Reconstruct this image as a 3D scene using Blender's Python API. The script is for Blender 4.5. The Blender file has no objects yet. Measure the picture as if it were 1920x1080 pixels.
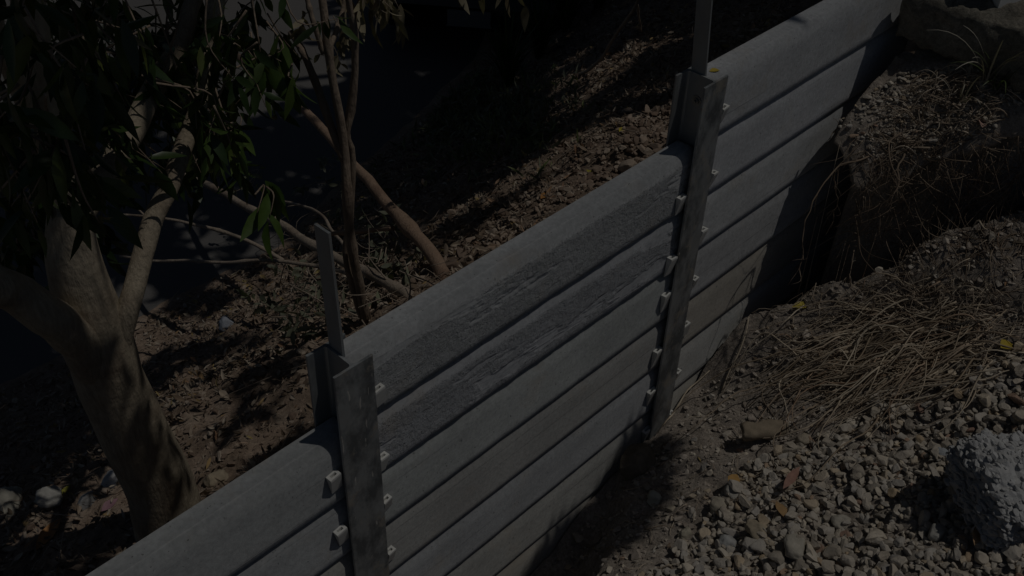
import bpy, math, random
import numpy as np
from mathutils import Matrix, Vector

random.seed(7)
rng = np.random.default_rng(7)
S = bpy.context.scene
COL = S.collection

# ------------------------------------------------------------------ camera
CR = np.array([0.697, -0.716, 0.027]); CU = np.array([0.442, 0.460, 0.770]); CD = np.array([0.564, 0.525, -0.637])
CD = CD / np.linalg.norm(CD); CR = CR - CD * CR.dot(CD); CR /= np.linalg.norm(CR); CU = np.cross(CR, CD)
CC = np.array([-0.946, -1.3383, 1.544]); CF = 2009.4
cam_d = bpy.data.cameras.new('camera'); cam = bpy.data.objects.new('camera', cam_d); COL.objects.link(cam)
cam_d.sensor_width = 36.0; cam_d.lens = CF / 1920 * 36; cam_d.clip_start = 0.02; cam_d.clip_end = 500
cam.matrix_world = Matrix(((CR[0], CU[0], -CD[0], CC[0]), (CR[1], CU[1], -CD[1], CC[1]), (CR[2], CU[2], -CD[2], CC[2]), (0, 0, 0, 1)))
S.camera = cam

# ------------------------------------------------------------------ sky, sun, exposure
SUN = np.array([-0.80, 1.0, -2.9]); SUN /= np.linalg.norm(SUN)          # travel direction of the light
ELEV = math.asin(-SUN[2]); AZ = math.atan2(-SUN[0], -SUN[1])
W = bpy.data.worlds.new('World'); S.world = W; W.use_nodes = True
nt = W.node_tree; nt.nodes.clear()
sky = nt.nodes.new('ShaderNodeTexSky'); sky.sky_type = 'NISHITA'; sky.sun_disc = False
sky.sun_elevation = ELEV; sky.sun_rotation = AZ
bg = nt.nodes.new('ShaderNodeBackground'); bg.inputs[1].default_value = 0.06
wo = nt.nodes.new('ShaderNodeOutputWorld')
nt.links.new(sky.outputs[0], bg.inputs[0]); nt.links.new(bg.outputs[0], wo.inputs[0])
sun_d = bpy.data.lights.new('sun', 'SUN'); sun_d.energy = 3.6; sun_d.angle = math.radians(0.5); sun_d.color = (1.0, 0.96, 0.895)
sun = bpy.data.objects.new('sun', sun_d); COL.objects.link(sun)
sun.rotation_euler = Vector(SUN).to_track_quat('-Z', 'Y').to_euler()
S.view_settings.view_transform = 'Standard'; S.view_settings.look = 'None'
S.view_settings.exposure = -3.05; S.view_settings.gamma = 1.0; S.view_settings.use_curve_mapping = False
S.cycles.max_bounces = 5

# ------------------------------------------------------------------ helpers
def ray(px, py):
    q = CR * ((px - 960) / CF) - CU * ((py - 540) / CF) + CD
    return q
def onz(px, py, z): d = ray(px, py); return CC + d * (z - CC[2]) / d[2]
def ony(px, py, y): d = ray(px, py); return CC + d * (y - CC[1]) / d[1]
def atd(px, py, dist): d = ray(px, py); return CC + d / np.linalg.norm(d) * dist
def proj(P):
    q = np.asarray(P, float) - CC
    return 960 + CF * (q @ CR) / (q @ CD), 540 - CF * (q @ CU) / (q @ CD)

def tag(o, label=None, cat=None, group=None, kind=None):
    if label: o['label'] = label
    if cat: o['category'] = cat
    if group: o['group'] = group
    if kind: o['kind'] = kind
    return o
def empty(name, loc, label, cat, group=None):
    o = bpy.data.objects.new(name, None); COL.objects.link(o); o.location = Vector([float(v) for v in loc]); o.empty_display_size = 0.05
    return tag(o, label, cat, group)
def mesh(name, V, F, mat, parent=None, smooth=False):
    me = bpy.data.meshes.new(name)
    me.from_pydata([tuple(map(float, v)) for v in V], [], [tuple(int(i) for i in f) for f in F])
    if smooth: me.polygons.foreach_set('use_smooth', [True] * len(me.polygons))
    if mat: me.materials.append(mat)
    o = bpy.data.objects.new(name, me); COL.objects.link(o)
    if parent is not None: o.parent = parent
    return o
def nmesh(name, V, F4, mat, parent=None, smooth=False):
    """fast: V (n,3), F4 (m,k) all of the same k"""
    V = np.asarray(V, np.float32); F4 = np.asarray(F4, np.int32)
    me = bpy.data.meshes.new(name)
    me.vertices.add(len(V)); me.vertices.foreach_set('co', V.ravel())
    m, k = F4.shape
    me.loops.add(m * k); me.loops.foreach_set('vertex_index', F4.ravel())
    me.polygons.add(m); me.polygons.foreach_set('loop_start', np.arange(0, m * k, k, dtype=np.int32))
    me.polygons.foreach_set('loop_total', np.full(m, k, np.int32))
    me.polygons.foreach_set('use_smooth', np.full(m, smooth, bool))
    me.update(calc_edges=True); me.validate()
    if mat: me.materials.append(mat)
    o = bpy.data.objects.new(name, me); COL.objects.link(o)
    if parent is not None: o.parent = parent
    return o

class MB:
    """collects polygons"""
    def __init__(s): s.V = []; s.F = []
    def add(s, V, F):
        b = len(s.V); s.V += [tuple(v) for v in V]; s.F += [tuple(i + b for i in f) for f in F]
    def box(s, a, b, M=None):
        V = [(x, y, z) for z in (a[2], b[2]) for y in (a[1], b[1]) for x in (a[0], b[0])]
        if M is not None: V = [tuple(M @ Vector(v)) for v in V]
        s.add(V, [(0, 2, 3, 1), (4, 5, 7, 6), (0, 1, 5, 4), (2, 6, 7, 3), (0, 4, 6, 2), (1, 3, 7, 5)])
    def prism(s, poly, z0, z1, M=None):
        n = len(poly); V = [(x, y, z0) for x, y in poly] + [(x, y, z1) for x, y in poly]
        if M is not None: V = [tuple(M @ Vector(v)) for v in V]
        s.add(V, [tuple(range(n))[::-1], tuple(range(n, 2 * n))] + [(i, (i + 1) % n, n + (i + 1) % n, n + i) for i in range(n)])
    def build(s, name, mat, parent=None, smooth=False): return mesh(name, s.V, s.F, mat, parent, smooth)

# value noise --------------------------------------------------------
_T = rng.random(4096).astype(np.float64)
def vnoise(P, seed=0):
    P = np.asarray(P, float); I = np.floor(P).astype(np.int64); f = P - I; f = f * f * (3 - 2 * f)
    def h(i, j, k): return _T[((i * 73856093) ^ (j * 19349663) ^ (k * 83492791) ^ (seed * 2654435)) & 4095]
    r = 0
    for dx in (0, 1):
        wx = f[:, 0] if dx else 1 - f[:, 0]
        for dy in (0, 1):
            wy = f[:, 1] if dy else 1 - f[:, 1]
            for dz in (0, 1):
                wz = f[:, 2] if dz else 1 - f[:, 2]
                r = r + wx * wy * wz * h(I[:, 0] + dx, I[:, 1] + dy, I[:, 2] + dz)
    return r - 0.5
def fbm(P, sc, o=4, seed=0, g=0.5):
    P = np.asarray(P, float) * sc; a = 1; r = 0
    for i in range(o): r = r + a * vnoise(P + i * 13.7, seed + i); P = P * 2.03; a *= g
    return r
def sstep(a, b, x): t = np.clip((x - a) / (b - a), 0, 1); return t * t * (3 - 2 * t)

# tubes --------------------------------------------------------------
def smooth_path(pts, n):
    P = np.array([np.asarray(p, float) for p in pts])
    if len(P) == 2: t = np.linspace(0, 1, n)[:, None]; return P[0] * (1 - t) + P[1] * t
    Q = np.vstack([2 * P[0] - P[1], P, 2 * P[-1] - P[-2]]); out = []
    m = len(P) - 1
    for u in np.linspace(0, m - 1e-9, n):
        i = int(u); t = u - i; a, b, c, d = Q[i:i + 4]
        out.append(0.5 * (2 * b + (c - a) * t + (2 * a - 5 * b + 4 * c - d) * t * t + (3 * b - 3 * c + d - a) * t ** 3))
    return np.array(out)
def tube_arrays(path, rad, k=8, bump=0.0, seed=0):
    path = np.asarray(path); n = len(path); T = np.gradient(path, axis=0); T /= np.linalg.norm(T, axis=1)[:, None] + 1e-12
    ref = np.array([0.31, 0.17, 0.93]) if abs(T[0, 2]) < 0.9 else np.array([1.0, 0.2, 0])
    N = ref - T * (T @ ref)[:, None]; N /= np.linalg.norm(N, axis=1)[:, None] + 1e-12; B = np.cross(T, N)
    a = np.arange(k) * 2 * math.pi / k
    ring = N[:, None, :] * np.cos(a)[None, :, None] + B[:, None, :] * np.sin(a)[None, :, None]
    R = np.broadcast_to(np.asarray(rad, float), (n,))[:, None] * np.ones((1, k))
    V = path[:, None, :] + ring * R[..., None]
    if bump:
        nz = fbm(V.reshape(-1, 3), 9.0, 3, seed).reshape(n, k); V = path[:, None, :] + ring * (R * (1 + bump * nz))[..., None]
    i = np.arange(n - 1)[:, None] * k; j = np.arange(k)[None, :]; j2 = (j + 1) % k
    F = np.stack([i + j, i + j2, i + k + j2, i + k + j], -1).reshape(-1, 4)
    V = V.reshape(-1, 3); c0 = len(V); V = np.vstack([V, path[0], path[-1]])
    e = np.arange(k); e2 = (e + 1) % k
    F = np.vstack([F, np.stack([e2, e, np.full(k, c0), np.full(k, c0)], -1), np.stack([(n - 1) * k + e, (n - 1) * k + e2, np.full(k, c0 + 1), np.full(k, c0 + 1)], -1)])
    return V, F
def join(parts):
    Vs = []; Fs = []; b = 0
    for V, F in parts: Vs.append(V); Fs.append(F + b); b += len(V)
    return np.vstack(Vs), np.vstack(Fs)
def fmesh(name, V, F, mat, parent=None, smooth=True):
    """quads whose last two indices coincide are triangles"""
    Fl = [tuple(f[:3]) if f[2] == f[3] else tuple(f) for f in F.tolist()]
    return mesh(name, V, Fl, mat, parent, smooth)
def tubes(name, items, mat, parent=None, k=6):
    V, F = join([tube_arrays(p, r, k) for p, r in items]); return fmesh(name, V, F, mat, parent, True)

# leaves -------------------------------------------------------------
_prof = [(0.0, 0.0), (0.18, 0.62), (0.42, 1.0), (0.70, 0.72), (1.0, 0.0)]
def leaf_arrays(P, D, Nn, L, Wd, curl=None, fold=0.25):
    """batch of pointed leaves: base P, along D, facing Nn; quads (degenerate at the tips)"""
    P = np.asarray(P, float); n = len(P)
    D = D / (np.linalg.norm(D, axis=1)[:, None] + 1e-9); Nn = Nn - D * np.sum(Nn * D, 1)[:, None]; Nn /= np.linalg.norm(Nn, axis=1)[:, None] + 1e-9
    X = np.cross(D, Nn); L = np.broadcast_to(L, (n,))[:, None]; Wd = np.broadcast_to(Wd, (n,))[:, None]
    curl = np.zeros((n, 1)) if curl is None else np.asarray(curl)[:, None]
    V = []
    for t, w in _prof:
        c = P + D * L * t - Nn * L * curl * t * t
        if w == 0: V.append(c)
        else:
            o = X * Wd * 0.5 * w; u = Nn * Wd * 0.5 * w * fold
            V += [c - o + u, c, c + o + u]
    V = np.stack(V, 1)                                   # n, 11, 3
    f = [(0, 1, 2, 2), (0, 2, 3, 3), (1, 4, 5, 2), (2, 5, 6, 3), (4, 7, 8, 5), (5, 8, 9, 6), (7, 10, 8, 8), (8, 10, 9, 9)]
    F = (np.arange(n) * 11)[:, None, None] + np.array(f)[None]
    return V.reshape(-1, 3), F.reshape(-1, 4)
def randdir(n, zb=0.0):
    a = rng.normal(size=(n, 3)); a[:, 2] += zb; return a / np.linalg.norm(a, axis=1)[:, None]

# ------------------------------------------------------------------ materials
def M(name):
    m = bpy.data.materials.new(name); m.use_nodes = True; nt = m.node_tree; b = nt.nodes['Principled BSDF']; return m, nt, b
def N(nt, t, **kw):
    n = nt.nodes.new('ShaderNode' + t)
    for k, v in kw.items():
        if hasattr(n, k): setattr(n, k, v)
        else: n.inputs[k.replace('_', ' ')].default_value = v
    return n
def ramp(nt, src, stops):
    r = nt.nodes.new('ShaderNodeValToRGB'); e = r.color_ramp.elements
    while len(e) < len(stops): e.new(0.5)
    for q, (p, c) in zip(e, stops): q.position = p; q.color = (*c, 1) if len(c) == 3 else c
    nt.links.new(src, r.inputs[0]); return r.outputs[0]
def mix(nt, f, a, b, bt='MIX'):
    m = nt.nodes.new('ShaderNodeMix'); m.data_type = 'RGBA'; m.blend_type = bt
    for s, v in ((0, f), (6, a), (7, b)):
        if hasattr(v, 'is_linked') or hasattr(v, 'links'): nt.links.new(v, m.inputs[s])
        else: m.inputs[s].default_value = (*v, 1) if isinstance(v, tuple) else v
    return m.outputs[2]
def g3(v): return (v, v, v)
def noise(nt, co, scale, detail=5, rough=0.55, vec=None):
    n = N(nt, 'TexNoise', Scale=scale, Detail=detail, Roughness=rough)
    if vec is not None:
        mp = nt.nodes.new('ShaderNodeMapping'); mp.inputs['Scale'].default_value = vec; nt.links.new(co, mp.inputs[0]); co = mp.outputs[0]
    nt.links.new(co, n.inputs['Vector']); return n.outputs[0]
def bump(nt, b, h, strength, dist):
    bp = N(nt, 'Bump'); bp.inputs['Strength'].default_value = strength; bp.inputs['Distance'].default_value = dist
    nt.links.new(h, bp.inputs['Height'])
    if b.inputs['Normal'].links: nt.links.new(b.inputs['Normal'].links[0].from_socket, bp.inputs['Normal'])
    nt.links.new(bp.outputs[0], b.inputs['Normal'])
def coords(nt, rand=False):
    tc = nt.nodes.new('ShaderNodeTexCoord')
    if not rand: return tc.outputs['Object']
    oi = nt.nodes.new('ShaderNodeObjectInfo'); mu = nt.nodes.new('ShaderNodeMath'); mu.operation = 'MULTIPLY'; mu.inputs[1].default_value = 37.0
    nt.links.new(oi.outputs['Random'], mu.inputs[0])
    ad = nt.nodes.new('ShaderNodeVectorMath'); ad.operation = 'ADD'; nt.links.new(tc.outputs['Object'], ad.inputs[0]); nt.links.new(mu.outputs[0], ad.inputs[1])
    return ad.outputs[0]

def concrete(name, rough=0.0):
    m, nt, b = M(name); co = coords(nt, True); ob = coords(nt)
    oi = nt.nodes.new('ShaderNodeObjectInfo'); sx = nt.nodes.new('ShaderNodeSeparateXYZ'); nt.links.new(ob, sx.inputs[0])
    n1 = noise(nt, co, 5, 5, 0.6); n2 = noise(nt, co, 85, 6, 0.7); n3 = noise(nt, co, 7, 5, 0.6, (1.0, 1, 4)); n4 = noise(nt, co, 330, 3, 0.6)
    c = mix(nt, 1.0, oi.outputs['Color'], ramp(nt, n1, [(0.25, g3(0.88)), (0.75, g3(1.10))]), 'MULTIPLY')
    c = mix(nt, 1.0, c, ramp(nt, n3, [(0.3, g3(0.92)), (0.65, g3(1.06))]), 'MULTIPLY')
    c = mix(nt, 1.0, c, ramp(nt, n2, [(0.34, g3(0.84)), (0.66, g3(1.11))]), 'MULTIPLY')
    st = ramp(nt, noise(nt, co, 4.5, 6, 0.7), [(0.55, g3(0)), (0.74, g3(0.4))])
    c = mix(nt, st, c, (0.36, 0.30, 0.23))
    pits = ramp(nt, noise(nt, co, 120, 2, 0.5), [(0.26, g3(0.7)), (0.31, g3(0))])
    c = mix(nt, pits, c, (0.10, 0.10, 0.098))
    ln = ramp(nt, noise(nt, co, 2.2, 2, 0.5, (0.25, 1, 34)), [(0.66, g3(0)), (0.69, g3(1)), (0.72, g3(0))])
    nt.links.new(c, b.inputs['Base Color']); b.inputs['Roughness'].default_value = 0.9; b.inputs['Specular IOR Level'].default_value = 0.3; b.inputs['Diffuse Roughness'].default_value = 1.0
    bump(nt, b, n4, 0.35, 0.0008); bump(nt, b, n2, 0.4, 0.0025); bump(nt, b, n3, 0.22, 0.0015); bump(nt, b, ln, 0.45, 0.0025)
    bump(nt, b, pits, 0.5, -0.002)
    if rough:
        zz = ramp(nt, sx.outputs[2], [(0.163, g3(1)), (0.174, g3(0))])
        mk = ramp(nt, noise(nt, co, 2.6, 4, 0.6, (1, 1, 3.2)), [(0.42, g3(0)), (0.47, g3(1))]); mk = mix(nt, 1.0, mk, zz, 'MULTIPLY')
        hn = mix(nt, 1.0, mk, noise(nt, co, 48, 7, 0.74), 'MULTIPLY'); bump(nt, b, hn, 0.9 * rough, 0.013)
        hv = mix(nt, 1.0, mk, ramp(nt, noise(nt, co, 60, 3, 0.6), [(0.40, g3(0)), (0.47, g3(1))]), 'MULTIPLY'); bump(nt, b, hv, 0.5 * rough, 0.006)
        bump(nt, b, mk, 0.6, -0.004)
        hs = mix(nt, 1.0, zz, ramp(nt, noise(nt, co, 3.0, 5, 0.62, (0.6, 1, 6)), [(0.47, g3(0)), (0.50, g3(1)), (0.53, g3(0.2))]), 'MULTIPLY'); bump(nt, b, hs, 0.35 * rough, 0.004)
    return m
CONC = concrete('concrete_sleeper'); CONCR = concrete('concrete_sleeper_rough', 1.0)

def galv(name, stain):
    m, nt, b = M(name); co = coords(nt, True)
    n1 = noise(nt, co, 14, 5, 0.6); n2 = noise(nt, co, 55, 5, 0.6, (1, 1, 0.35)); n3 = noise(nt, co, 9, 6, 0.7, (1.6, 3, 0.9))
    c = mix(nt, n1, (0.30, 0.32, 0.33), (0.46, 0.48, 0.49))
    b.inputs['Metallic'].default_value = 0.75; b.inputs['Roughness'].default_value = 0.52
    if stain:
        k = ramp(nt, n3, [(0.42, g3(0)), (0.60, g3(0.8))]); c = mix(nt, k, c, (0.11, 0.122, 0.132))
        k2 = ramp(nt, noise(nt, co, 6.5, 7, 0.72, (1.6, 1, 1.3)), [(0.53, g3(0)), (0.60, g3(0.75))]); c = mix(nt, k2, c, (0.30, 0.27, 0.225))
        sc = ramp(nt, noise(nt, co, 38, 2, 0.5, (3.0, 1, 0.55)), [(0.70, g3(0)), (0.73, g3(1))]); c = mix(nt, sc, c, (0.62, 0.61, 0.58))
        inv = ramp(nt, k2, [(0, g3(0.6)), (1, g3(0.05))]); nt.links.new(inv, b.inputs['Metallic'])
        bump(nt, b, k2, 0.4, 0.001)
    nt.links.new(c, b.inputs['Base Color']); nt.links.new(ramp(nt, n2, [(0.3, g3(0.42)), (0.7, g3(0.66))]), b.inputs['Roughness'])
    bump(nt, b, n2, 0.25, 0.001)
    return m
GALV = galv('galvanised_steel', False); GALVS = galv('galvanised_steel_stained', True)

def simple(name, col, rough=0.8, var=0.25, sc=20, bmp=0.3, bd=0.003, spec=0.3, metal=0.0):
    m, nt, b = M(name); co = coords(nt, True); n = noise(nt, co, sc, 5, 0.6)
    c = mix(nt, 1.0, col, ramp(nt, n, [(0.25, g3(1 - var)), (0.75, g3(1 + var))]), 'MULTIPLY')
    nt.links.new(c, b.inputs['Base Color']); b.inputs['Roughness'].default_value = rough; b.inputs['Specular IOR Level'].default_value = spec; b.inputs['Metallic'].default_value = metal
    if bmp: bump(nt, b, noise(nt, co, sc * 6, 4, 0.6), bmp, bd)
    return m
def island(name, stops, rough=0.8, sc=60, bmp=0.4, bd=0.003, spec=0.3, trans=0.0, veins=False):
    """colour picked per loose piece"""
    m, nt, b = M(name); co = coords(nt); ge = nt.nodes.new('ShaderNodeNewGeometry')
    c = ramp(nt, ge.outputs['Random Per Island'], stops)
    c = mix(nt, 1.0, c, ramp(nt, noise(nt, co, sc, 5, 0.6), [(0.25, g3(0.72)), (0.75, g3(1.2))]), 'MULTIPLY')
    nt.links.new(c, b.inputs['Base Color']); b.inputs['Roughness'].default_value = rough; b.inputs['Specular IOR Level'].default_value = spec
    if bmp: bump(nt, b, noise(nt, co, sc * 4, 4, 0.6), bmp, bd)
    if trans:
        tr = nt.nodes.new('ShaderNodeBsdfTranslucent'); nt.links.new(mix(nt, 1.0, c, (1.5, 1.6, 0.7), 'MULTIPLY'), tr.inputs[0]); mx = nt.nodes.new('ShaderNodeMixShader'); mx.inputs[0].default_value = trans
        out = nt.nodes['Material Output']; nt.links.new(b.outputs[0], mx.inputs[1]); nt.links.new(tr.outputs[0], mx.inputs[2]); nt.links.new(mx.outputs[0], out.inputs[0])
    return m
PLASTIC = simple('white_plastic', (0.66, 0.66, 0.63), 0.5, 0.12, 30, 0.15, 0.001, 0.4)
STEELDK = simple('dull_bolt_steel', (0.4, 0.4, 0.38), 0.45, 0.2, 80, 0.2, 0.001, 0.5, 0.8)
SOIL = None
def soilmat(name, a, b_, c_, sc=9):
    m, nt, b = M(name); co = coords(nt)
    n1 = noise(nt, co, sc, 6, 0.62); n2 = noise(nt, co, sc * 9, 6, 0.68); n3 = noise(nt, co, sc * 40, 4, 0.65)
    c = ramp(nt, n1, [(0.3, a), (0.52, b_), (0.72, c_)])
    c = mix(nt, 1.0, c, ramp(nt, n2, [(0.3, g3(0.62)), (0.7, g3(1.3))]), 'MULTIPLY')
    c = mix(nt, 1.0, c, ramp(nt, n3, [(0.3, g3(0.75)), (0.7, g3(1.2))]), 'MULTIPLY')
    nt.links.new(c, b.inputs['Base Color']); b.inputs['Roughness'].default_value = 0.95; b.inputs['Specular IOR Level'].default_value = 0.15; b.inputs['Diffuse Roughness'].default_value = 1.0
    bump(nt, b, n3, 0.7, 0.004); bump(nt, b, n2, 0.8, 0.015)
    return m
SOIL = soilmat('bank_soil', (0.31, 0.265, 0.22), (0.43, 0.375, 0.32), (0.52, 0.46, 0.39))
MULCH = soilmat('slope_soil', (0.20, 0.15, 0.11), (0.31, 0.235, 0.18), (0.40, 0.325, 0.255), 6)
STONE = island('crushed_stone', [(0.0, (0.29, 0.26, 0.22)), (0.3, (0.50, 0.44, 0.36)), (0.55, (0.44, 0.41, 0.37)), (0.85, (0.60, 0.535, 0.44)), (0.96, (0.47, 0.37, 0.25)), (1.0, (0.35, 0.23, 0.18))], 0.92, 45, 0.6, 0.004, 0.2)
CLOD = island('soil_clod', [(0, (0.28, 0.235, 0.195)), (0.6, (0.44, 0.385, 0.33)), (1, (0.56, 0.50, 0.43))], 0.95, 60, 0.5, 0.003, 0.1)
CLODR = island('reddish_soil_clod', [(0, (0.18, 0.13, 0.10)), (0.6, (0.33, 0.255, 0.20)), (1, (0.44, 0.37, 0.30))], 0.95, 60, 0.5, 0.003, 0.1)
LITTER = island('leaf_litter', [(0, (0.08, 0.055, 0.04)), (0.35, (0.23, 0.17, 0.12)), (0.6, (0.36, 0.29, 0.22)), (0.85, (0.46, 0.40, 0.32)), (0.95, (0.34, 0.20, 0.12)), (1, (0.38, 0.31, 0.12))], 0.7, 40, 0.2, 0.002, 0.3)
STRAW = island('dry_straw', [(0, (0.30, 0.23, 0.16)), (0.35, (0.52, 0.43, 0.32)), (0.8, (0.66, 0.57, 0.44)), (1, (0.40, 0.26, 0.17))], 0.75, 30, 0.1, 0.001, 0.3)
ROOT = island('dry_root', [(0, (0.10, 0.075, 0.055)), (0.5, (0.22, 0.165, 0.12)), (1, (0.36, 0.29, 0.22))], 0.85, 30, 0.2, 0.001, 0.2)
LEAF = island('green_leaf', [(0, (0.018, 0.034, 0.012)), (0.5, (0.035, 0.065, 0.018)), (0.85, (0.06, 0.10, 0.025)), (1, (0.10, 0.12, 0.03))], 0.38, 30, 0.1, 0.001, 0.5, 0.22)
LEAF_LIT = island('sunlit_green_leaf', [(0, (.05, .09, .02)), (.6, (.09, .15, .035)), (1, (.14, .19, .05))], 0.35, 30, 0.1, 0.001, 0.5, 0.25)  # lighter copy of LEAF: sunlight on the drooping leaves put into the colour
DRYLEAF = island('withered_leaf', [(0, (0.16, 0.13, 0.08)), (0.5, (0.30, 0.26, 0.17)), (0.85, (0.36, 0.32, 0.24)), (1, (0.22, 0.12, 0.07))], 0.65, 30, 0.2, 0.001, 0.3, 0.12)
GREYLEAF = island('pale_grey_green_leaf', [(0, (0.12, 0.13, 0.09)), (0.6, (0.24, 0.25, 0.18)), (1, (0.18, 0.22, 0.07))], 0.6, 30, 0.2, 0.001, 0.3, 0.12)
ROOT_LIT = island('sunlit_dry_root', [(0, (0.20, 0.15, 0.11)), (0.5, (0.42, 0.34, 0.26)), (1, (0.58, 0.50, 0.40))], 0.85, 30, 0.2, 0.001, 0.2)  # lighter copy of ROOT: sunlight on these roots put into the colour
def barkmat(name, a, b_, dark, vs=(6, 6, 1.2)):
    m, nt, b = M(name); co = coords(nt)
    n1 = noise(nt, co, 3.5, 5, 0.6, vs); n2 = noise(nt, co, 26, 5, 0.65, (4, 4, 0.7)); n3 = noise(nt, co, 5, 4, 0.6)
    c = mix(nt, n1, a, b_); c = mix(nt, ramp(nt, n3, [(0.5, g3(0)), (0.66, g3(0.75))]), c, dark)
    c = mix(nt, 1.0, c, ramp(nt, n2, [(0.3, g3(0.74)), (0.7, g3(1.15))]), 'MULTIPLY')
    nt.links.new(c, b.inputs['Base Color']); b.inputs['Roughness'].default_value = 0.88; b.inputs['Specular IOR Level'].default_value = 0.2
    bump(nt, b, n2, 0.8, 0.008); bump(nt, b, n3, 0.6, 0.03); bump(nt, b, noise(nt, co, 120, 3, 0.6), 0.4, 0.002)
    return m
BARK = barkmat('smooth_grey_bark', (0.34, 0.285, 0.21), (0.48, 0.41, 0.31), (0.24, 0.185, 0.135))
BARKT = barkmat('pale_twig_bark', (0.33, 0.27, 0.21), (0.47, 0.39, 0.315), (0.22, 0.165, 0.125))
BARKR = barkmat('reddish_bark', (0.27, 0.18, 0.125), (0.41, 0.295, 0.215), (0.20, 0.125, 0.09))
BARKD = barkmat('brown_sapling_bark', (0.26, 0.20, 0.15), (0.40, 0.32, 0.25), (0.16, 0.115, 0.085))
def asphalt():
    m, nt, b = M('asphalt'); co = coords(nt)
    n1 = noise(nt, co, 1.2, 5, 0.6); n2 = noise(nt, co, 160, 3, 0.7)
    c = mix(nt, n1, (0.105, 0.10, 0.096), (0.15, 0.143, 0.136)); c = mix(nt, 1.0, c, ramp(nt, n2, [(0.3, g3(0.75)), (0.7, g3(1.25))]), 'MULTIPLY')
    nt.links.new(c, b.inputs['Base Color']); b.inputs['Roughness'].default_value = 0.85; b.inputs['Specular IOR Level'].default_value = 0.25
    bump(nt, b, n2, 0.5, 0.004); return m
ASPH = asphalt()

# ------------------------------------------------------------------ terrain
def rbf(ctrl, q, lin=True):
    C = np.array(ctrl, float); P = C[:, :2]; z = C[:, 2]; n = len(C)
    def k(r2): return np.where(r2 > 1e-12, r2 * np.log(np.maximum(r2, 1e-12)), 0)
    r2 = ((P[:, None] - P[None]) ** 2).sum(-1); A = np.zeros((n + 3, n + 3)); A[:n, :n] = k(r2) + np.eye(n) * 0.02
    A[:n, n] = 1; A[:n, n + 1:] = P; A[n, :n] = 1; A[n + 1:, :n] = P.T
    w = np.linalg.solve(A, np.r_[z, 0, 0, 0]); out = np.zeros(len(q))
    for i in range(0, len(q), 20000):
        qq = q[i:i + 20000]; r2 = ((qq[:, None] - P[None]) ** 2).sum(-1); out[i:i + 20000] = k(r2) @ w[:n] + w[n] + qq @ w[n + 1:]
    return out
BPX = [(1215, 840, -1.09), (1330, 725, -1.02), (1400, 625, -0.84), (1480, 556, -0.75), (1600, 525, -0.62), (1700, 492, -0.52), (1800, 448, -0.41), (1920, 398, -0.31),
       (1500, 600, -0.76), (1600, 650, -0.75), (1750, 600, -0.60), (1900, 560, -0.45), (1860, 470, -0.39), (1450, 700, -0.9), (1500, 760, -0.86), (1700, 750, -0.71), (1900, 750, -0.54),
       (1500, 900, -0.84), (1700, 950, -0.69), (1900, 1060, -0.55), (1260, 850, -1.04), (1300, 950, -0.96), (1230, 960, -1.03), (1160, 1005, -1.1), (1080, 1065, -1.15), (1350, 1060, -0.9), (1150, 1075, -1.06)]
BCT = [tuple(onz(a, b, z)[:2]) + (z,) for a, b, z in BPX]
BCT += [(-1, -1.6, -0.1), (0.5, -2.0, -0.35), (2.2, -2.0, -0.3), (3.4, -1.6, -0.3), (-1.5, -0.6, -1.2), (-0.2, -0.75, -1.1), (3.2, -0.9, -0.25)]
RIDGE = np.array([(-3, -0.50), (0.3, -0.38), (0.55, -0.30), (0.75, -0.22), (0.95, -0.13), (1.1, -0.03), (1.2, 0.02), (1.42, 0.02), (1.52, -0.04), (1.66, -0.09), (1.72, -0.13), (1.79, -0.27), (1.87, -0.38), (1.97, -0.50), (2.06, -0.60), (2.3, -0.75), (3, -0.9)])
MCT = [(1.88, -.24, -.30), (1.97, -.38, -.20), (2.05, -.46, -.12), (2.12, -.52, -.03), (1.90, -.13, -.15), (2.13, -.15, -.06), (2.18, -.25, -.03), (2.2, -.4, 0), (2.6, -.5, 0), (2.6, -.15, -.02), (2.5, -1, 0), (3.2, -.8, 0), (3, -1.6, 0), (4, -.1, 0), (5, -2, 0)]
def mound_mask(x, y):
    nz = fbm(np.c_[x, y, 0 * x], 6.0, 3, 41) * 0.07 + fbm(np.c_[x, y, 0 * x], 24.0, 3, 43) * 0.05
    ex = np.interp(-y, [0, .24, .38, .52, .65, .8, 1.5, 4], [1.97, 2.0, 2.08, 2.20, 2.34, 2.56, 2.9, 3.2])
    return sstep(-0.03, 0.04, x + nz - ex) * sstep(-0.075, -0.125, y + 0.4 * nz)
def bank_z(x, y, detail=True):
    q = np.c_[x, y]; z = rbf(BCT, q)
    far = sstep(2.2, 4.5, np.hypot(x - 1.2, y + 0.7)); z = z * (1 - far) + (-0.35) * far
    ry = np.interp(x, RIDGE[:, 0], RIDGE[:, 1]); nz = fbm(np.c_[x, y, 0 * x], 7, 3, 5)
    drop = sstep(-0.01, 0.13, y - ry + nz * 0.07); floor = np.where(x > 1.35, -1.5, -1.36 + 0.22 * sstep(0.55, 1.1, x))
    z = z * (1 - drop) + np.minimum(z, floor) * drop
    mt = np.minimum(rbf(MCT, q), 0.02)
    mm = mound_mask(x, y); z = z * (1 - mm) + np.maximum(z, mt) * mm
    if detail:
        P = np.c_[x, y, 0.6 * z]
        z = z + fbm(P, 5, 3, 11) * 0.05 + fbm(P, 22, 3, 12) * 0.022 + np.abs(fbm(P, 60, 2, 13)) * 0.012
    return z
GX = np.arange(-0.6, 3.6, 0.01); GY = np.arange(-2.0, 0.0, 0.01)
_gx, _gy = np.meshgrid(GX, GY); GZ = bank_z(_gx.ravel(), _gy.ravel()).reshape(_gx.shape)
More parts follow.
